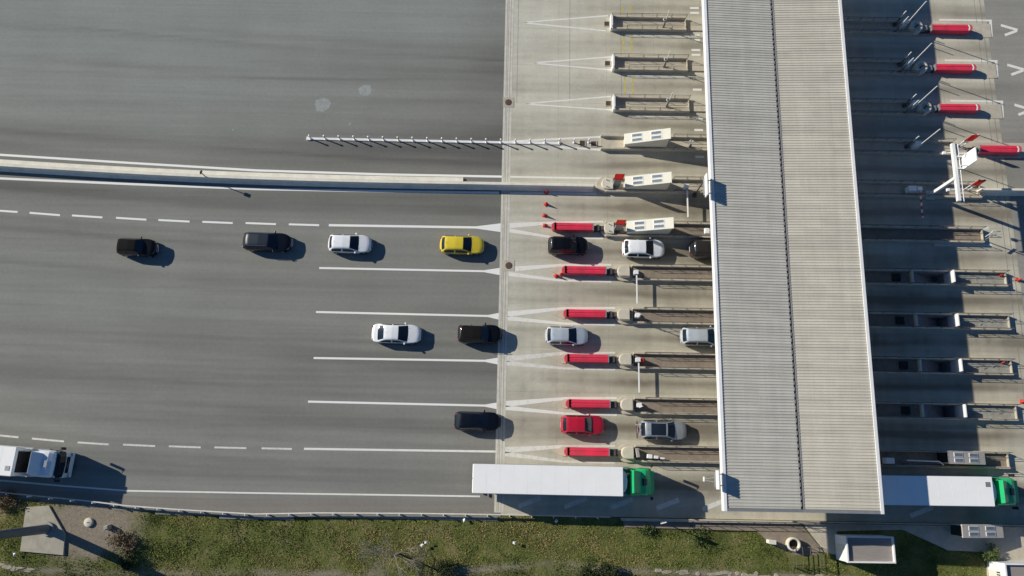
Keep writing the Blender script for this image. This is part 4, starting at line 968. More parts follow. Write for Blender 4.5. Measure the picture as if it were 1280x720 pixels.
# bicycle rack on the grey car
t = thing('bicycle', 'pinkish bicycle strapped across the back of the grey glass-roof car', 'bicycle', t14.location + Vector((-2.5, .04, .62)), A)
for s_ in (-.5, .5):
    m_ = MB()
    for i in range(18):
        a0, a1 = 2 * math.pi * i / 18, 2 * math.pi * (i + 1) / 18
        m_.cyl((0, s_ + .32 * math.cos(a0), .32 + .32 * math.sin(a0)), (0, s_ + .32 * math.cos(a1), .32 + .32 * math.sin(a1)), .025, n=5)
    m_.build('wheel', 'tyre', t)
m_ = MB(); m_.cyl((0, -.5, .32), (0, -.15, .75), .03, n=6); m_.cyl((0, -.15, .75), (0, .35, .75), .03, n=6); m_.cyl((0, .35, .75), (0, .5, .32), .03, n=6); m_.cyl((0, -.15, .75), (0, 0, .3), .03, n=6); m_.cyl((0, 0, .3), (0, .35, .75), .03, n=6)
m_.build('frame', 'rack', t); m_ = MB(); m_.cyl((-.24, .4, .9), (.2, .4, .9), .025, n=6); m_.build('handlebar', 'white', t); m_ = MB(); m_.box((-.02, -.2, .86), (.14, .26, .06)); m_.build('saddle', 'rack', t, .02)
m_ = MB(); m_.box((.2, 0, .1), (.45, .5, .06)); m_.build('carrier', 'black', t)

def wheel(x, y, r, w, par):
    m_ = MB(); m_.cyl((x, y - w / 2, r), (x, y + w / 2, r), r, n=22); o_ = m_.build('wheel', 'tyre', par, .03)
    m_ = MB(); m_.cyl((x, y - w / 2 - .008, r), (x, y + w / 2 + .008, r), r * .55, n=16); m_.build('rim', 'rim', o_)
def make_truck(paint, label, px_front, py, rz, tl=13.5, tractor_white=False, z=4.0, hatch=True):
    """origin at the front of the trailer, on the ground; x forward"""
    t = thing('articulated_truck', label, 'truck', P(px_front, py, z) - Vector((0, 0, z)), A + rz, 'lorries in the lowest lane'); hw = 1.29
    b_ = MB(); b_.bx(-tl, 0, -hw, hw, 1.15, z - .05); b_.build('trailer_box', TW, t, .03)
    r_ = MB(); r_.bx(-tl + .01, -.01, -hw + .012, hw - .012, z - .045, z); r_.build('trailer_roof', TW, t, .02)
    sm_ = MB()
    for i in range(1, 11): sm_.box((-tl * i / 11, 0, z + .001), (.03, 2 * hw - .12, .006))
    sm_.build('roof_seam', TWS, t)
    f_ = MB()
    for y in (-hw - .008, hw + .008): f_.box((-tl / 2, y, z - .08), (tl - .02, .03, .10)); f_.box((-tl / 2, y, 1.2), (tl - .02, .03, .14))
    f_.build('edge_rail', 'steel', t)
    d_ = MB()
    for y in (-.64, .64): d_.box((-tl - .02, y, 2.55), (.05, 1.2, 2.6))
    d_.build('rear_door', 'white', t, .02)
    d_ = MB()
    for y in (-.9, -.4, .4, .9): d_.cyl((-tl - .06, y, 1.3), (-tl - .06, y, 3.8), .02, n=6)
    d_.build('door_bar', 'steel', t)
    c_ = MB()
    for y in (-.45, .45): c_.bx(-tl + .1, -.3, y - .06, y + .06, .85, 1.149)
    c_.bx(-tl, -tl + .12, -1.2, 1.2, .45, .6); c_.bx(-tl + .05, -tl + .15, -.5, -.4, .55, .9); c_.bx(-tl + .05, -tl + .15, .4, .5, .55, .9)
    c_.build('trailer_chassis', 'chassis', t)
    for x in (-tl + 1.8, -tl + 3.1, -tl + 4.4):
        for y in (-1.02, 1.02): wheel(x, y, .5, .38, t)
    for y in (-1.0, 1.0):
        l_ = MB(); l_.box((-tl - .03, y, .85), (.06, .35, .14)); l_.build('taillight', 'taillamp', t)
        l_ = MB(); l_.bx(-8.3, -4.6, y - .02, y + .02, .5, 1.05); l_.build('side_guard', 'steel', t)
    if not tractor_white:
      u_ = MB(); u_.prism([(0.005, -.95), (.22, -.88), (.36, -.5), (.42, 0), (.36, .5), (.22, .88), (.005, .95)], 2.1, 3.75); u_.build('cooling_unit', 'white', t, .03)
    if hatch:
        q = MB(); q.box((-.45, -.62 if tractor_white else .62, z + .012), (.42, .42, .03)); q.build('roof_vent', 'steel', t)
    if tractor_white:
        q = MB(); q.box((.04, 0, 2.35), (.06, 1.9, 2.5)); q.build('gap_shade_panel', 'dark', t)  # black sheet added as painted shade on the trailer front behind the cab
    # tractor
    g0 = .75 if not tractor_white else 1.1; cl = 2.25 if not tractor_white else 2.35
    c_ = MB()
    for y in (-.42, .42): c_.bx(-3.6, g0 + cl - .1, y - .07, y + .07, .72, .98)
    c_.bx(-1.2, -.2, -.5, .5, .98, 1.12); c_.build('tractor_chassis', 'chassis', t)
    fx_ = g0 + cl - .85
    for y in (-1.02, 1.02): wheel(fx_, y, .5, .32, t)
    for y in (-.95, .95): wheel(-1.3, y, .5, .5, t)
    for y in (-1.05, 1.05):
        k_ = MB(); k_.cyl((g0 - .9, y, .7), (g0 + .2, y, .7), .3, n=14); k_.build('fuel_tank', 'rim', t)
    # cab: stations across length with side profile
    w0 = 1.24
    def cab_sec(x, zt, w, zc):   # cross-section ring from left sill up over the roof
        return [(x, -w, .55), (x, -w, 1.6), (x, -w * .985, zc), (x, -w * .90, zt - .10), (x, -w * .74, zt - .015), (x, 0, zt + .03), (x, w * .74, zt - .015), (x, w * .90, zt - .10), (x, w * .985, zc), (x, w, 1.6), (x, w, .55)]
    ztop = 3.35 if not tractor_white else 3.25
    stn = [(g0, ztop - .03, w0, ztop - .45), (g0 + .15, ztop, w0, ztop - .45), (g0 + cl * .45, ztop, w0, ztop - .5), (g0 + cl * .62, ztop - .05, w0, ztop - .55), (g0 + cl * .76, ztop - .22, w0 * .99, ztop - .6), (g0 + cl * .84, ztop - .50, w0 * .975, ztop - .75)]
    body = MB(); rings = [cab_sec(*s_) for s_ in stn]
    # front face down
    xf = g0 + cl
    rings.append(cab_sec(g0 + cl * .88, 2.72, w0 * .965, 2.45)); nr = 11
    for i in range(len(rings) - 1):
        body.add(rings[i] + rings[i + 1], [(j, nr + j, nr + j + 1, j + 1) for j in range(nr - 1)], True)
    body.add(rings[0], [tuple(range(nr))])
    fr = [(.88, 2.72), (.985, 1.62), (1.0, 1.3), (1.0, .95), (.97, .45)]
    def frow(u, zz, w):
        x = g0 + cl * u; return [(x - .32, -w, zz), (x - .10, -w * .9, zz), (x - .02, -w * .5, zz), (x, 0, zz), (x - .02, w * .5, zz), (x - .10, w * .9, zz), (x - .32, w, zz)]
    frows = [frow(u, zz, w0 * .985) for u, zz in fr]
    win = MB(); win.add(frows[0] + frows[1], [(j, j + 1, 7 + j + 1, 7 + j) for j in range(6)], True)
    for i in range(1, len(frows) - 1): body.add(frows[i] + frows[i + 1], [(j, j + 1, 7 + j + 1, 7 + j) for j in range(6)], True)
    body.add([(g0 + cl * .84, y, ztop - .52) for y in (-w0 * .87, 0, w0 * .87)] + [(v[0] + .02, v[1], v[2]) for v in (frows[0][0], frows[0][3], frows[0][6])], [(0, 1, 4, 3), (1, 2, 5, 4)], True)
    # side skins between last ring and front rows
    for sgn in (0, 6):
        y = -w0 * .985 if sgn == 0 else w0 * .985
        xa = g0 + cl * .84
        body.add([(xa - .02, y, .45), (xa - .02, y, ztop - .75)] + [tuple(fw[sgn]) for fw in frows], [tuple(range(2 + len(frows)))])
    body.build('cab', paint, t)
    win.build('windshield', 'glass', t)
    vis = MB(); vis.xz([(g0 + cl * .86, 2.78), (g0 + cl * 1.0, 2.70), (g0 + cl * .99, 2.62), (g0 + cl * .86, 2.68)], -w0 * .8, w0 * .8); vis.build('sun_visor', paint if not tractor_white else 'black', t)
    for sgn in (1, -1):
        s_ = MB(); s_.box((g0 + cl * .62, sgn * (w0 + .004), 2.05), (.85, .03, .75)); s_.build('side_window', 'glass', t)
        d_ = MB(); d_.prism([(g0 - .62, sgn * (w0 - .02)), (g0 - .62, sgn * (w0 + .02)), (g0 + .02, sgn * (w0 + .02)), (g0 + .02, sgn * (w0 - .02))][::sgn], 1.2, ztop + .2); d_.build('side_deflector', paint, t)
        m_ = MB(); m_.box((g0 + cl * .93, sgn * (w0 + .22), 2.25), (.14, .24, .75)); m_.cyl((g0 + cl * .88, sgn * (w0 - .05), 2.6), (g0 + cl * .93, sgn * (w0 + .22), 2.6), .03, n=6); m_.build('mirror', 'black', t, .03)
        h_ = MB(); h_.box((g0 + cl - .06, sgn * .92, .85), (.12, .42, .22), -sgn * R(14)); h_.build('headlight', 'headlamp', t, .03)
    gr_ = MB()
    for i in range(4): gr_.box((g0 + cl + .0, 0, 1.5 - .14 * i), (.06, 1.5, .07))
    gr_.build('grille', 'black', t, .01)
    bm_ = MB(); bm_.box((g0 + cl - .12, 0, .5), (.3, 2.3, .36)); bm_.build('bumper', paint, t, .06)
    # roof air deflector
    df = MB(); wd_ = w0 * .86
    x0_, x1_ = (g0 + .02, g0 + cl * .42)
    df.add([(x0_, -wd_, ztop - .06), (x0_, wd_, ztop - .06), (x0_ + .2, wd_ * .93, ztop + .62), (x0_ + .2, -wd_ * .93, ztop + .62), (x1_, -wd_ * .86, ztop + .01), (x1_, wd_ * .86, ztop + .01)],
           [(0, 1, 2, 3), (3, 2, 5, 4), (0, 3, 4), (1, 5, 2), (0, 4, 5, 1)]); df.build('roof_deflector', paint, t, .04)
    rh = MB(); rh.box((g0 + cl * .57, 0, ztop + .035), (.42, .62, .05), 0, R(2)); rh.build('roof_hatch', 'glass' if not tractor_white else 'headlamp', t, .02)
    return t
TW = mat('white_trailer', (.95, .95, .92), .5, .03, .6, dirt=.0)
TWS = mat('trailer_seam', (.88, .88, .85), .6, .15, 2)
GREEN = car_paint('green_cab_paint', (.02, .50, .17), 0, .35); PWB = car_paint('bluish_white_cab', (.86, .88, .89))
make_truck(GREEN, 'green-cab articulated truck with white trailer left of the canopy', 779, 602, R(-.15), hatch=False)
make_truck(GREEN, 'green-cab articulated truck with white trailer emerging right of the canopy', 1242, 614.5, R(.3))
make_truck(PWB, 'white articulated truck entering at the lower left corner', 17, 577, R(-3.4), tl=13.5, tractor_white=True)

# ------------------------------------------------------------------ roadside: shoulder, verge, guard rail
sh = MB(); up = extl(pxs([(0, 607), (80, 614), (160, 620), (320, 623.5), (480, 626), (626, 628)]), 120); 
lowp = extl([tuple((P(x, y + 3)).xy) for x, y in [(0, 614.5), (60, 620.5), (160, 631.5), (320, 642), (480, 641), (626, 643)]], 120)
vs = [(p_[0], p_[1], .003) for p_ in up] + [(p_[0], p_[1], .003) for p_ in lowp]; n = len(up)
sh.add(vs, [(i, i + n, i + n + 1, i + 1) for i in range(n - 1)])
struct(sh.build('shoulder', ground_mat('dusty_shoulder', (0.235, 0.222, 0.195), (0.1, 0.1, 0.1), (.2, .2, .2), fine=12)))
# verge terrain
def verge_mat():
    m = bpy.data.materials.new('verge_soil'); m.use_nodes = True
    N = m.node_tree.nodes; L = m.node_tree.links; b = N['Principled BSDF']; b.inputs['Roughness'].default_value = .95; b.inputs['Specular IOR Level'].default_value = .1
    tc = N.new('ShaderNodeTexCoord'); n1 = N.new('ShaderNodeTexNoise'); n1.inputs['Scale'].default_value = .45; n1.inputs['Detail'].default_value = 8; n1.inputs['Roughness'].default_value = .7; L.new(tc.outputs['Object'], n1.inputs['Vector'])
    r1 = N.new('ShaderNodeValToRGB'); cr = r1.color_ramp; cr.elements[0].position = .3; cr.elements[0].color = (.085, .098, .032, 1); cr.elements[1].position = .72; cr.elements[1].color = (.27, .22, .12, 1)
    e_ = cr.elements.new(.52); e_.color = (.15, .165, .05, 1); L.new(n1.outputs['Fac'], r1.inputs['Fac'])
    at = N.new('ShaderNodeAttribute'); at.attribute_name = 'soil'
    mx = N.new('ShaderNodeMixRGB'); mx.inputs['Color2'].default_value = (.28, .24, .185, 1); L.new(at.outputs['Fac'], mx.inputs['Fac']); L.new(r1.outputs[0], mx.inputs['Color1'])
    n2 = N.new('ShaderNodeTexNoise'); n2.inputs['Scale'].default_value = 6; n2.inputs['Detail'].default_value = 6; n2.inputs['Roughness'].default_value = .8; L.new(tc.outputs['Object'], n2.inputs['Vector'])
    mr = N.new('ShaderNodeMapRange'); mr.inputs[1].default_value = .3; mr.inputs[2].default_value = .7; mr.inputs[3].default_value = .6; mr.inputs[4].default_value = 1.35; L.new(n2.outputs['Fac'], mr.inputs[0])
    m2 = N.new('ShaderNodeMixRGB'); m2.blend_type = 'MULTIPLY'; m2.inputs['Fac'].default_value = 1; L.new(mx.outputs[0], m2.inputs['Color1']); L.new(mr.outputs[0], m2.inputs['Color2']); L.new(m2.outputs[0], b.inputs['Base Color'])
    bp = N.new('ShaderNodeBump'); bp.inputs['Strength'].default_value = .5; bp.inputs['Distance'].default_value = .08; L.new(n2.outputs['Fac'], bp.inputs['Height']); L.new(bp.outputs[0], b.inputs['Normal']); return m
def edge_y(x): return np.interp(x, ex, ey)
PATH = [(-40, 722), (0, 706), (30, 713), (160, 716), (330, 716.5), (500, 719), (560, 716), (640, 709), (700, 705), (760, 713), (860, 716), (960, 719), (1060, 724), (1300, 740)]
ppx = np.array([P(x, y).x for x, y in PATH]); ppy = np.array([P(x, y).y for x, y in PATH])
def soil_field(x, y):
    d = y - np.interp(x, ppx, ppy); s_ = np.exp(-(d / .33) ** 2) * np.clip(fbm(x * .35, y * .8, 21) * 2.4 - .55, 0, 1) * .9
    s_ += np.clip(1 - np.abs(y - (edge_y(x) - .35)) / .35, 0, 1) * .35 * (vnoise(x * 1.2, y, 4))
    c = P(110, 662); s_ += np.clip(1.3 - np.hypot((x - c.x) / 4.6, (y - c.y) / 2.7) - .5 * (fbm(x * .9, y * .9, 33) - .5), 0, 1) * 2.2 * (.5 + .7 * fbm(x * 1.2, y * 1.2, 8))
    s_ += np.where(d < -.3, .35 * np.clip(fbm(x * .5, y * .7, 71) * 2 - .8, 0, 1), 0)
    return np.clip(s_, 0, 1)
nx, ny = 900, 90
X = np.concatenate([np.linspace(-230, -66, 40), np.linspace(-65.8, 65.8, nx), np.linspace(66, 230, 40)])
V = np.concatenate([np.linspace(0, .075, 84), np.linspace(.08, 1, 14) ** 1.5 * 1.0]); V = np.unique(V)
XX, VV = np.meshgrid(X, V); top_ = edge_y(XX) - .05; YY = top_ + (-125 - top_) * VV
ZZ = -.06 - .5 * np.clip((top_ - YY) / 9, 0, 1) + .14 * (fbm(XX * .5, YY * .5, 2) - .5) * np.clip((top_ - YY) / 1.0, 0, 1)
def flat_blend(x, y, z, a, b):     # level ground under the pads, easing out over two metres
    q = np.maximum(np.maximum(a.x - x, x - b.x), np.maximum(b.y - y, -9)); w_ = np.clip(1 - q / 2.2, 0, 1); w_ = w_ * w_ * (3 - 2 * w_)
    return z * (1 - w_) + np.minimum(z * .2 - .03, -.02) * w_
# keep level under pads
for (x0, y0, x1, y1) in ((20, 625, 170, 705), (940, 645, 1300, 735)):
    a = P(x0, y0); b = P(x1, y1); ZZ = flat_blend(XX, YY, ZZ, a, b)
SO = soil_field(XX, YY)
me = bpy.data.meshes.new('verge'); w = len(X); hgt = len(V)
me.from_pydata(np.stack([XX.ravel(), YY.ravel(), ZZ.ravel()], 1).tolist(), [], [(j * w + i, (j + 1) * w + i, (j + 1) * w + i + 1, j * w + i + 1) for j in range(hgt - 1) for i in range(w - 1)])
at = me.attributes.new('soil', 'FLOAT', 'POINT'); at.data.foreach_set('value', SO.ravel().astype(np.float32)); me.materials.append(verge_mat()); me.polygons.foreach_set('use_smooth', [True] * len(me.polygons))
vo = bpy.data.objects.new('verge', me); col.objects.link(vo); struct(vo)
def zground(x, y):
    t_ = edge_y(x) - .05
    z = -.06 - .5 * np.clip((t_ - y) / 9, 0, 1) + .14 * (fbm(x * .5, y * .5, 2) - .5) * np.clip((t_ - y) / 1.0, 0, 1)
    for (x0, y0, x1, y1) in ((20, 625, 170, 705), (940, 645, 1300, 735)):
        a = P(x0, y0); b = P(x1, y1); z = flat_blend(x, y, z, a, b)
    return z
# pads where no grass grows (px polygons)
def inpoly(x, y, poly):
    ins = np.zeros(x.shape, bool); n_ = len(poly)
    for i in range(n_):
        x0, y0 = poly[i]; x1, y1 = poly[(i + 1) % n_]
        c_ = ((y0 > y) != (y1 > y)) & (x < (x1 - x0) * (y - y0) / (y1 - y0 + 1e-9) + x0); ins ^= c_
    return ins
PADS = [[tuple(P(*q).xy) for q in pl] for pl in ([(32, 633), (62, 631), (83, 668), (81, 695), (25, 690)], [(776, 645), (1004, 645), (1030, 690), (1030, 706), (986, 706), (984, 690), (962, 678), (946, 664), (850, 661), (781, 659)],
        [(1004, 645), (1310, 645), (1310, 720), (1236, 720), (1233, 690), (1185, 688), (1168, 680), (1128, 662), (1120, 705), (1050, 705), (1044, 692), (1031, 690)])]
# grass blades
NB = 300000
gx = rng.uniform(-58, 58, NB); gy = edge_y(gx) - .05 - rng.uniform(0, 1, NB) ** 1.0 * 11.5
soil = soil_field(gx, gy); dens = np.clip(fbm(gx * .7, gy * .7, 44) * 1.6 - .15, .25, 1)
keep = (rng.uniform(0, 1, NB) < dens) & (rng.uniform(0, 1, NB) > soil * 1.25)
for pl in PADS: keep &= ~inpoly(gx, gy, pl)
gx, gy, dens = gx[keep], gy[keep], dens[keep]; n = len(gx); gz = zground(gx, gy)
hh = rng.uniform(.03, .11, n) * (.7 + .5 * dens); aa = rng.uniform(0, 2 * np.pi, n); wd = rng.uniform(.025, .06, n); ln_ = rng.uniform(.5, 1.9, n) * hh; la = rng.uniform(0, 2 * np.pi, n)
bx_ = np.stack([gx - np.cos(aa) * wd, gy - np.sin(aa) * wd, gz - .02], 1); cx_ = np.stack([gx + np.cos(aa) * wd, gy + np.sin(aa) * wd, gz - .02], 1); tx_ = np.stack([gx + np.cos(la) * ln_, gy + np.sin(la) * ln_, gz + hh], 1)
vs = np.empty((3 * n, 3)); vs[0::3] = bx_; vs[1::3] = cx_; vs[2::3] = tx_
me = bpy.data.meshes.new('grass'); me.vertices.add(3 * n); me.vertices.foreach_set('co', vs.ravel()); me.loops.add(3 * n); me.loops.foreach_set('vertex_index', np.arange(3 * n)); me.polygons.add(n); me.polygons.foreach_set('loop_start', np.arange(0, 3 * n, 3)); me.update(); me.validate()
tint = np.repeat(np.clip(1.5 * (fbm(gx * .2, gy * .45, 91) - .5) + .46 + .3 * (vnoise(gx * 2.2, gy * 2.2, 17) - .5) + rng.uniform(-.12, .12, n), 0, 1), 3)
at = me.attributes.new('tint', 'FLOAT', 'POINT'); at.data.foreach_set('value', tint.astype(np.float32))
gm_ = bpy.data.materials.new('grass_blades'); gm_.use_nodes = True; N = gm_.node_tree.nodes; L = gm_.node_tree.links; b = N['Principled BSDF']; b.inputs['Roughness'].default_value = .8; b.inputs['Specular IOR Level'].default_value = .15
ta = N.new('ShaderNodeAttribute'); ta.attribute_name = 'tint'; rp = N.new('ShaderNodeValToRGB'); cr = rp.color_ramp
cr.elements[0].position = .08; cr.elements[0].color = (.085, .108, .025, 1); cr.elements[1].position = .9; cr.elements[1].color = (.36, .28, .13, 1)
for po_, c_ in ((.3, (.15, .195, .042)), (.5, (.24, .262, .066)), (.68, (.34, .285, .11))): e_ = cr.elements.new(po_); e_.color = (*c_, 1)
L.new(ta.outputs['Fac'], rp.inputs['Fac']); L.new(rp.outputs[0], b.inputs['Base Color']); me.materials.append(gm_)
go = bpy.data.objects.new('grass', me); col.objects.link(go); go['kind'] = 'stuff'; tag(go, 'rough green and straw-coloured grass covering the roadside verge', 'grass')
# guard rail
o0 = edge[5]; t = thing('guard_rail', 'thin pale metal guard rail on posts between road and grass', 'guard rail', (o0.x, o0.y, 0), 0)
pe = [Vector((edge[0].x - 60, edge[0].y + 6, 0))] + edge
b_ = MB(); prf = [(-.02, .44), (.04, .50), (-.0, .58), (.04, .66), (-.02, .74)]
vs = []
for i, p_ in enumerate(pe):
    d = (pe[min(i + 1, len(pe) - 1)] - pe[max(i - 1, 0)]).normalized(); nn = Vector((-d.y, d.x, 0)); c_ = P(640, 360)
    vs += [tuple(p_ - Vector((o0.x, o0.y, 0)) + nn * a + Vector((0, 0, zz))) for a, zz in prf] + [tuple(p_ - Vector((o0.x, o0.y, 0)) + nn * (a - .03) + Vector((0, 0, zz))) for a, zz in prf[::-1]]
q = 10; b_.add(vs, [(i * q + j, i * q + (j + 1) % q, (i + 1) * q + (j + 1) % q, (i + 1) * q + j) for i in range(len(pe) - 1) for j in range(q)]); b_.build('beam', mat('pale_rail', (.78, .75, .68), .55, .1, 2, .2, dirt=.15), t)
acc = 0; nxt = 0
for i in range(1, len(pe) - 1):
    a, b2 = pe[i], pe[i + 1]; L_ = (b2 - a).length; u = nxt
    while u < L_:
        p_ = a.lerp(b2, u / L_); m_ = MB(); m_.box((p_.x - o0.x, p_.y - o0.y - .13, .36), (.07, .13, .80)); m_.build('post', 'white', t); u += 2.05
    nxt = u - L_
# roadside walkway from the rail end to beneath the canopy, with low wall and railing
wk = MB(); a = P(776, 647.5); b2 = P(1300, 657); L_ = (b2 - a).length; ang = math.atan2(b2.y - a.y, b2.x - a.x)
t = thing('roadside_wall', 'low concrete wall with handrail along the lorry lane', 'wall', a, ang)
m_ = MB(); m_.box((L_ / 2, -.1, .2), (L_, .26, .42)); m_.build('wall', 'conc', t, .02)
r_ = MB(); np_ = 24
for i in range(np_ + 1): r_.cyl((5 + (L_ - 5) * i / np_, -.1, .4), (5 + (L_ - 5) * i / np_, -.1, 1.25), .025, n=6)
for zz in (.75, 1.25): r_.cyl((5, -.1, zz), (L_, -.1, zz), .025, n=6)
r_.build('handrail', 'raildark', t)
def pad(name, pts, z, m_, th=.2):
    p_ = [P(x, y) for x, y in pts]; mb = MB(); pl = [(v.x, v.y) for v in p_]
    ar = sum(pl[i][0] * pl[(i + 1) % len(pl)][1] - pl[(i + 1) % len(pl)][0] * pl[i][1] for i in range(len(pl)))
    mb.prism(pl if ar > 0 else pl[::-1], z - th, z); return struct(mb.build(name, m_))
pad('walkway', [(778, 651), (1000, 654), (1030, 690), (986, 690), (962, 678), (946, 664), (850, 661), (781, 659)], .02, 'brown')
pad('service_pavement', [(1004, 655), (1310, 659), (1310, 760), (1236, 760), (1233, 690), (1185, 688), (1168, 680), (1128, 662), (1046, 664), (1046, 694), (1031, 690)], .03, 'conc')
# signpost at the walkway
t = thing('roadside_sign', 'small white sign on a post at the roadside below the green-cab truck', 'sign', P(826, 652), R(-10))
m_ = MB(); m_.cyl((0, 0, 0), (0, 0, 2.6), .045, n=8); m_.build('pole', 'rail', t); m_ = MB(); m_.box((-.2, .0, 2.5), (.5, .06, .5), R(25)); m_.build('panel', 'white', t, .01)
# concrete ring
t = thing('concrete_ring', 'round pale concrete pipe ring standing on the roadside, dark inside', 'concrete ring', P(990, 680), 0)
m_ = MB(); m_.lathe([(.62, 0), (.62, .62), (.60, .66), (.48, .66), (.45, .62), (.45, .05), (0, .05)], 28); m_.build('ring', 'conc_lt', t); m_ = MB(); m_.lathe([(.44, .10), (0, .12)], 20); m_.build('dark_disc', 'dark', t)  # near-black disc closes the inside of the ring
t = thing('utility_cabinet', 'small pale utility box at the grass edge left of the concrete ring', 'cabinet', P(961.5, 676.5), R(-6))
m_ = MB(); m_.box((0, 0, .5), (.62, .34, .9)); m_.build('case', 'cream', t, .03); m_ = MB(); m_.box((0, 0, .98), (.68, .40, .06)); m_.build('lid', 'cream', t, .01)
# steps with handrails
t = thing('steps', 'small steps with metal handrails below the concrete ring', 'steps', P(1006, 694), A)
m_ = MB()
for i in range(6): m_.bx(-1.2 + .1, 1.3, -.9 + .3 * i, -.6 + .3 * i, -.4, -.15 + .03 * i)
m_.build('treads', 'brown', t)
for x in (-1.35, -1.15, -.45, .25, 1.05, 1.4):
    r_ = MB(); zt = 1.0 if x in (-1.15, 1.05) else .85; r_.cyl((x, -1.0, zt), (x, .75, zt), .03, n=6); r_.cyl((x, -1.0, -.2), (x, -1.0, zt), .03, n=6); r_.cyl((x, .75, -.1), (x, .75, zt), .03, n=6); r_.build('handrail', 'railtan', t)
# equipment shelters
def shelter(px0, py0, px1, py1, hgt, label, vents=False):
    a = P(px0, py0, hgt); b2 = P(px1, py1, hgt); cx, cy = (a.x + b2.x) / 2, (a.y + b2.y) / 2; lx, ly = abs(b2.x - a.x) / 2, abs(a.y - b2.y) / 2
    t = thing('equipment_shelter', label, 'shelter', (cx, cy, 0), R(-.8), 'white equipment shelters')
    m_ = MB(); m_.bx(-lx, lx, -ly, ly, 0, hgt - .35); m_.build('wall', 'white', t, .01)
    m_ = MB()
    for x0, x1, y0, y1 in ((-lx - .03, lx + .03, ly - .10, ly + .03), (-lx - .03, lx + .03, -ly - .03, -ly + .10), (-lx - .03, -lx + .10, -ly + .10, ly - .10), (lx - .10, lx + .03, -ly + .10, ly - .10)): m_.bx(x0, x1, y0, y1, hgt - .35, hgt)
    m_.build('parapet', 'white', t)
    m_ = MB(); m_.bx(-lx + .1, lx - .1, -ly + .1, ly - .1, hgt - .35, hgt - .28); m_.build('flat_roof', 'roofbrown', t)
    m_ = MB(); m_.bx(lx + .03, lx + .16, ly - .9, ly - .3, hgt - 1.2, hgt - .5); m_.build('air_unit', 'white', t, .02)
    d_ = MB(); d_.bx(-lx - .025, -lx - .002, -.35, .35, .1, 1.9); d_.build('door', 'cream', t)
    if vents:
        m_ = MB()
        for i in range(3): m_.box((-lx - .03, -.2 + .22 * i, 1.6), (.05, .10, .5))
        m_.build('louvre', 'black', t)
shelter(1057.5, 671, 1120, 703.5, 2.7, 'white equipment shelter with brown flat roof, beside the canopy')
shelter(1256, 705, 1320, 738, 2.7, 'white equipment shelter cut by the lower right corner', True)

# lamp mast on its foundation
t = thing('lamp_mast', 'tall thick grey lamp mast leaning out of frame at the lower left', 'lamp mast', P(60, 661), 0)
m_ = MB(); m_.cyl((0, 0, .3), (0, 0, 24), .43, .18, 20); m_.build('pole', 'mast', t)
m_ = MB(); m_.cyl((0, 0, .12), (0, 0, .35), .66, .64, 20); m_.build('flange', 'steel', t)
m_ = MB(); m_.lathe([(.25, 23.6), (1.4, 23.7), (1.4, 23.9), (.25, 24.1), (0, 24.1)], 20); m_.build('head_ring', 'mast', t)
for i in range(6):
    a_ = math.pi * i / 3; m_ = MB(); m_.box((1.5 * math.cos(a_), 1.5 * math.sin(a_), 23.6), (.6, .45, .25), a_); m_.build('lamp', 'white', t)
pl = [P(x, y) - P(60, 661) for x, y in ((33, 634), (62, 632), (82, 668), (80, 694), (26, 689))]
t = thing('mast_foundation', 'pale concrete foundation slab under the lamp mast', 'foundation', P(60, 661), 0)
m_ = MB(); m_.prism([(v.x, v.y) for v in pl][::-1], -.3, .12); m_.build('slab', mat('foundation_concrete', (.42, .39, .31), .9, .15, 1.5, 0, .2, dirt=.3), t, .03)
for v in pl[1:3]: pass
t = thing('marker_stone', 'small square concrete marker post right of the mast foundation', 'marker', P(136, 659), R(15)); m_ = MB(); m_.prism([(-.24, -.22), (.24, -.22), (.24, .22), (-.24, .22)], -.2, .55, .85); m_.build('stone', 'conc', t, .03); m_ = MB(); m_.box((0, 0, .57), (.3, .26, .05)); m_.build('cap', 'steel', t)
t = thing('buried_lid', 'round worn concrete lid in the bare soil beside the mast', 'lid', P(111, 653), 0); m_ = MB(); m_.lathe([(.42, -.1), (.42, .10), (.36, .14), (0, .15)], 20); m_.build('lid', 'conc_lt', t); m_ = MB(); m_.box((0, 0, .16), (.2, .06, .03)); m_.build('handle', 'iron', t)

# shrubs: leaf clumps on stems
def shrub(px, py, r, h, label, seed, cols='leaf', nleaf=900):
    rr = np.random.default_rng(seed); t = thing('shrub', label, 'shrub', P(px, py), 0, 'shrubs on the verge')
    s_ = MB(); cl = []
    for i in range(9):
        a_ = rr.uniform(0, 6.28); d = rr.uniform(.2, .9) * r; zt = h * rr.uniform(.5, 1); e_ = (math.cos(a_) * d, math.sin(a_) * d, zt); s_.cyl((0, 0, -.3), e_, .035, .012, 5); cl.append(e_)
    s_.build('stem', 'iron', t)
    m_ = MB()
    for i in range(nleaf):
        c_ = cl[rr.integers(len(cl))]; p_ = np.array(c_) + rr.normal(0, .16 * r + .08, 3) * np.array([1, 1, .7]); p_[2] = max(p_[2], .02)
        u = rr.normal(0, 1, 3); u /= np.linalg.norm(u); v = np.cross(u, rr.normal(0, 1, 3)); v /= np.linalg.norm(v) + 1e-9; l_ = rr.uniform(.05, .11)
        m_.add([p_ - u * l_, p_ + v * l_ * .5, p_ + u * l_, p_ - v * l_ * .5], [(0, 1, 2, 3)])
    m_.build('foliage', cols, t)
M['leaf'] = mat('shrub_leaves', (.05, .09, .02), .7, .5, 4, c2=(.10, .14, .035)); M['leafdark'] = mat('dark_leaves', (.025, .04, .012), .8, .5, 4, c2=(.05, .07, .02)); M['dry'] = mat('dry_brown_growth', (.14, .085, .05), .9, .4, 4, c2=(.20, .15, .09))
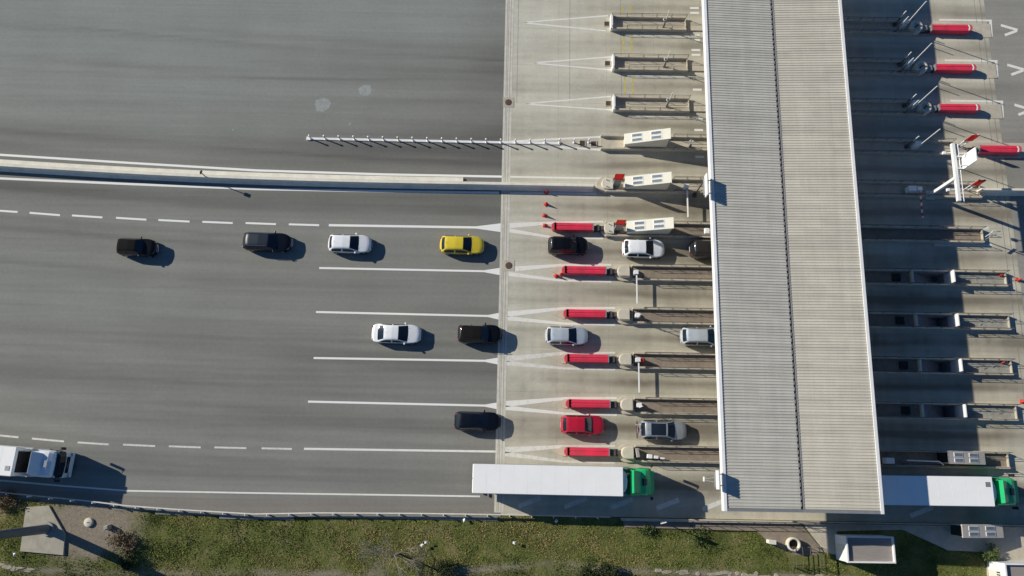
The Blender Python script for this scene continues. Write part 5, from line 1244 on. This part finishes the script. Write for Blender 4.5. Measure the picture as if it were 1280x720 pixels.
for i, (x, y, r, h, lb, mm, nl) in enumerate(((1233, 691, .7, .8, 'green shrub at the corner of the service pavement', 'leaf', 1200), (735, 714, 1.2, .8, 'dark low shrub beside the dirt path at the bottom edge', 'leafdark', 2200), (760, 718, 1.0, .7, 'dark low shrub right of the one at the path bend', 'leafdark', 1600),
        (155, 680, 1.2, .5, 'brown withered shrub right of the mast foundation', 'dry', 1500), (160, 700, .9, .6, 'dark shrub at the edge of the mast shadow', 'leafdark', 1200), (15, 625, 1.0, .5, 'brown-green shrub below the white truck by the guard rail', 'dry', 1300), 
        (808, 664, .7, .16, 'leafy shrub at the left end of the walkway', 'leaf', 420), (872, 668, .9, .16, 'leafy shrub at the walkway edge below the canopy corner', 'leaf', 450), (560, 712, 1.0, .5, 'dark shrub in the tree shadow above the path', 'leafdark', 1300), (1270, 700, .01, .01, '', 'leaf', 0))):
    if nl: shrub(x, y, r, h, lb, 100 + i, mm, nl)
# bare fallen tree branch
t = thing('bare_tree', 'leafless grey tree lying over the grass with its shadow, near the bottom edge', 'tree', P(497, 692), 0)
rr = np.random.default_rng(5); tr = MB(); tw = MB()
tr.cyl((0, 0, -.5), (0, 0, 1.9), .10, .06, 8)
def branch(p_, d, l_, r_, dep):
    e_ = p_ + d * l_; (tr if dep == 0 else tw).cyl(p_, e_, r_, r_ * .55, 5)
    if dep < 3:
        for i in range(4 if dep < 2 else 3):
            nd = (d + Vector(rr.normal(0, .55, 3))).normalized(); nd.z = max(nd.z, -.02); branch(p_.lerp(e_, rr.uniform(.4, 1)), nd, l_ * rr.uniform(.5, .8), r_ * .5, dep + 1)
for i in range(11):
    a_ = rr.uniform(0, 6.28); branch(Vector((0, 0, rr.uniform(1.0, 1.9))), Vector((math.cos(a_), math.sin(a_), .35)).normalized(), rr.uniform(1.1, 2.1), .035, 0)
M['bark'] = mat('grey_bark', (.30, .27, .225), .9, .25, 5); tr.build('trunk', 'bark', t); tw.build('twigs', 'bark', t)
# litter
for i, (x, y) in enumerate(((533, 678), (528, 681.5), (581, 650), (643, 678), (695, 651), (20, 693))):
    t = thing('litter', ['white paper scrap in the grass above the path', 'small white scrap just below the larger one in the grass', 'white scrap by the guard rail left of the trailer', 'white scrap in mid grass below the trailer', 'white scrap at the guard rail under the trailer', 'white scrap in the grass below the mast'][i], 'litter', P(x, y), i, 'white litter in the grass')
    m_ = MB(); s_ = .16; m_.add([(-s_, -s_ * .7, .22), (s_, -s_ * .6, .27), (s_ * .9, s_ * .8, .2), (-s_ * .8, s_, .3), (0, 0, .36)], [(0, 1, 4), (1, 2, 4), (2, 3, 4), (3, 0, 4)]); m_.build('paper', 'white', t)
# stones along the path
M['rubblem'] = mat('dirty_rubble', (.40, .36, .28), .95, .25, 2.5, 0, .2, dirt=.4)
sp = MB()
for i in range(46):
    x = rng.uniform(740, 1060) if i < 34 else rng.uniform(-5, 40); c_ = P(x, np.interp(x, [q_[0] for q_ in PATH], [q_[1] for q_ in PATH]) + rng.uniform(-2, 2)); l_, w_ = rng.uniform(.2, .75), rng.uniform(.12, .28); k = 9
    z0 = float(zground(np.array([c_.x]), np.array([c_.y]))[0])
    pts = [(c_.x + l_ * math.cos(2 * math.pi * j / k) * rng.uniform(.7, 1.1), c_.y + w_ * math.sin(2 * math.pi * j / k) * rng.uniform(.7, 1.1)) for j in range(k)]; sp.prism(pts, z0 - .1, z0 + rng.uniform(.02, .06), .8)
so = sp.build('rubble', 'rubblem', None, .02); so['kind'] = 'stuff'; tag(so, 'broken pale concrete edging and stones along the dirt path', 'rubble')

# ------------------------------------------------------------------ light, camera, render
SUN_EL = R(27); sd = Vector((1.82, -.735, -1.0))
ld = bpy.data.lights.new('sun', 'SUN'); ld.energy = 5.0; ld.angle = R(.53); ld.color = (1.0, .935, .82)
lo = bpy.data.objects.new('sun', ld); col.objects.link(lo); lo.rotation_euler = sd.to_track_quat('-Z', 'Y').to_euler()
wd_ = bpy.data.worlds.new('World'); scn.world = wd_; wd_.use_nodes = True; N = wd_.node_tree.nodes
sk = N.new('ShaderNodeTexSky'); sk.sky_type = 'NISHITA'; sk.sun_disc = False; sk.sun_elevation = SUN_EL; sk.sun_rotation = math.atan2(-sd.x, -sd.y); sk.ozone_density = 10.0; sk.dust_density = 0.2; sk.air_density = 1.2
wd_.node_tree.links.new(sk.outputs[0], N['Background'].inputs[0]); N['Background'].inputs[1].default_value = .066
cd = bpy.data.cameras.new('camera'); cd.sensor_width = 36; cd.lens = F / 1280 * 36; cd.clip_start = 1; cd.clip_end = 5000
co = bpy.data.objects.new('camera', cd); col.objects.link(co); co.location = (0, 0, H); co.rotation_euler = (T, 0, 0); scn.camera = co
scn.view_settings.view_transform = 'Standard'; scn.view_settings.look = 'None'; scn.view_settings.exposure = 0
scn.render.engine = 'CYCLES'
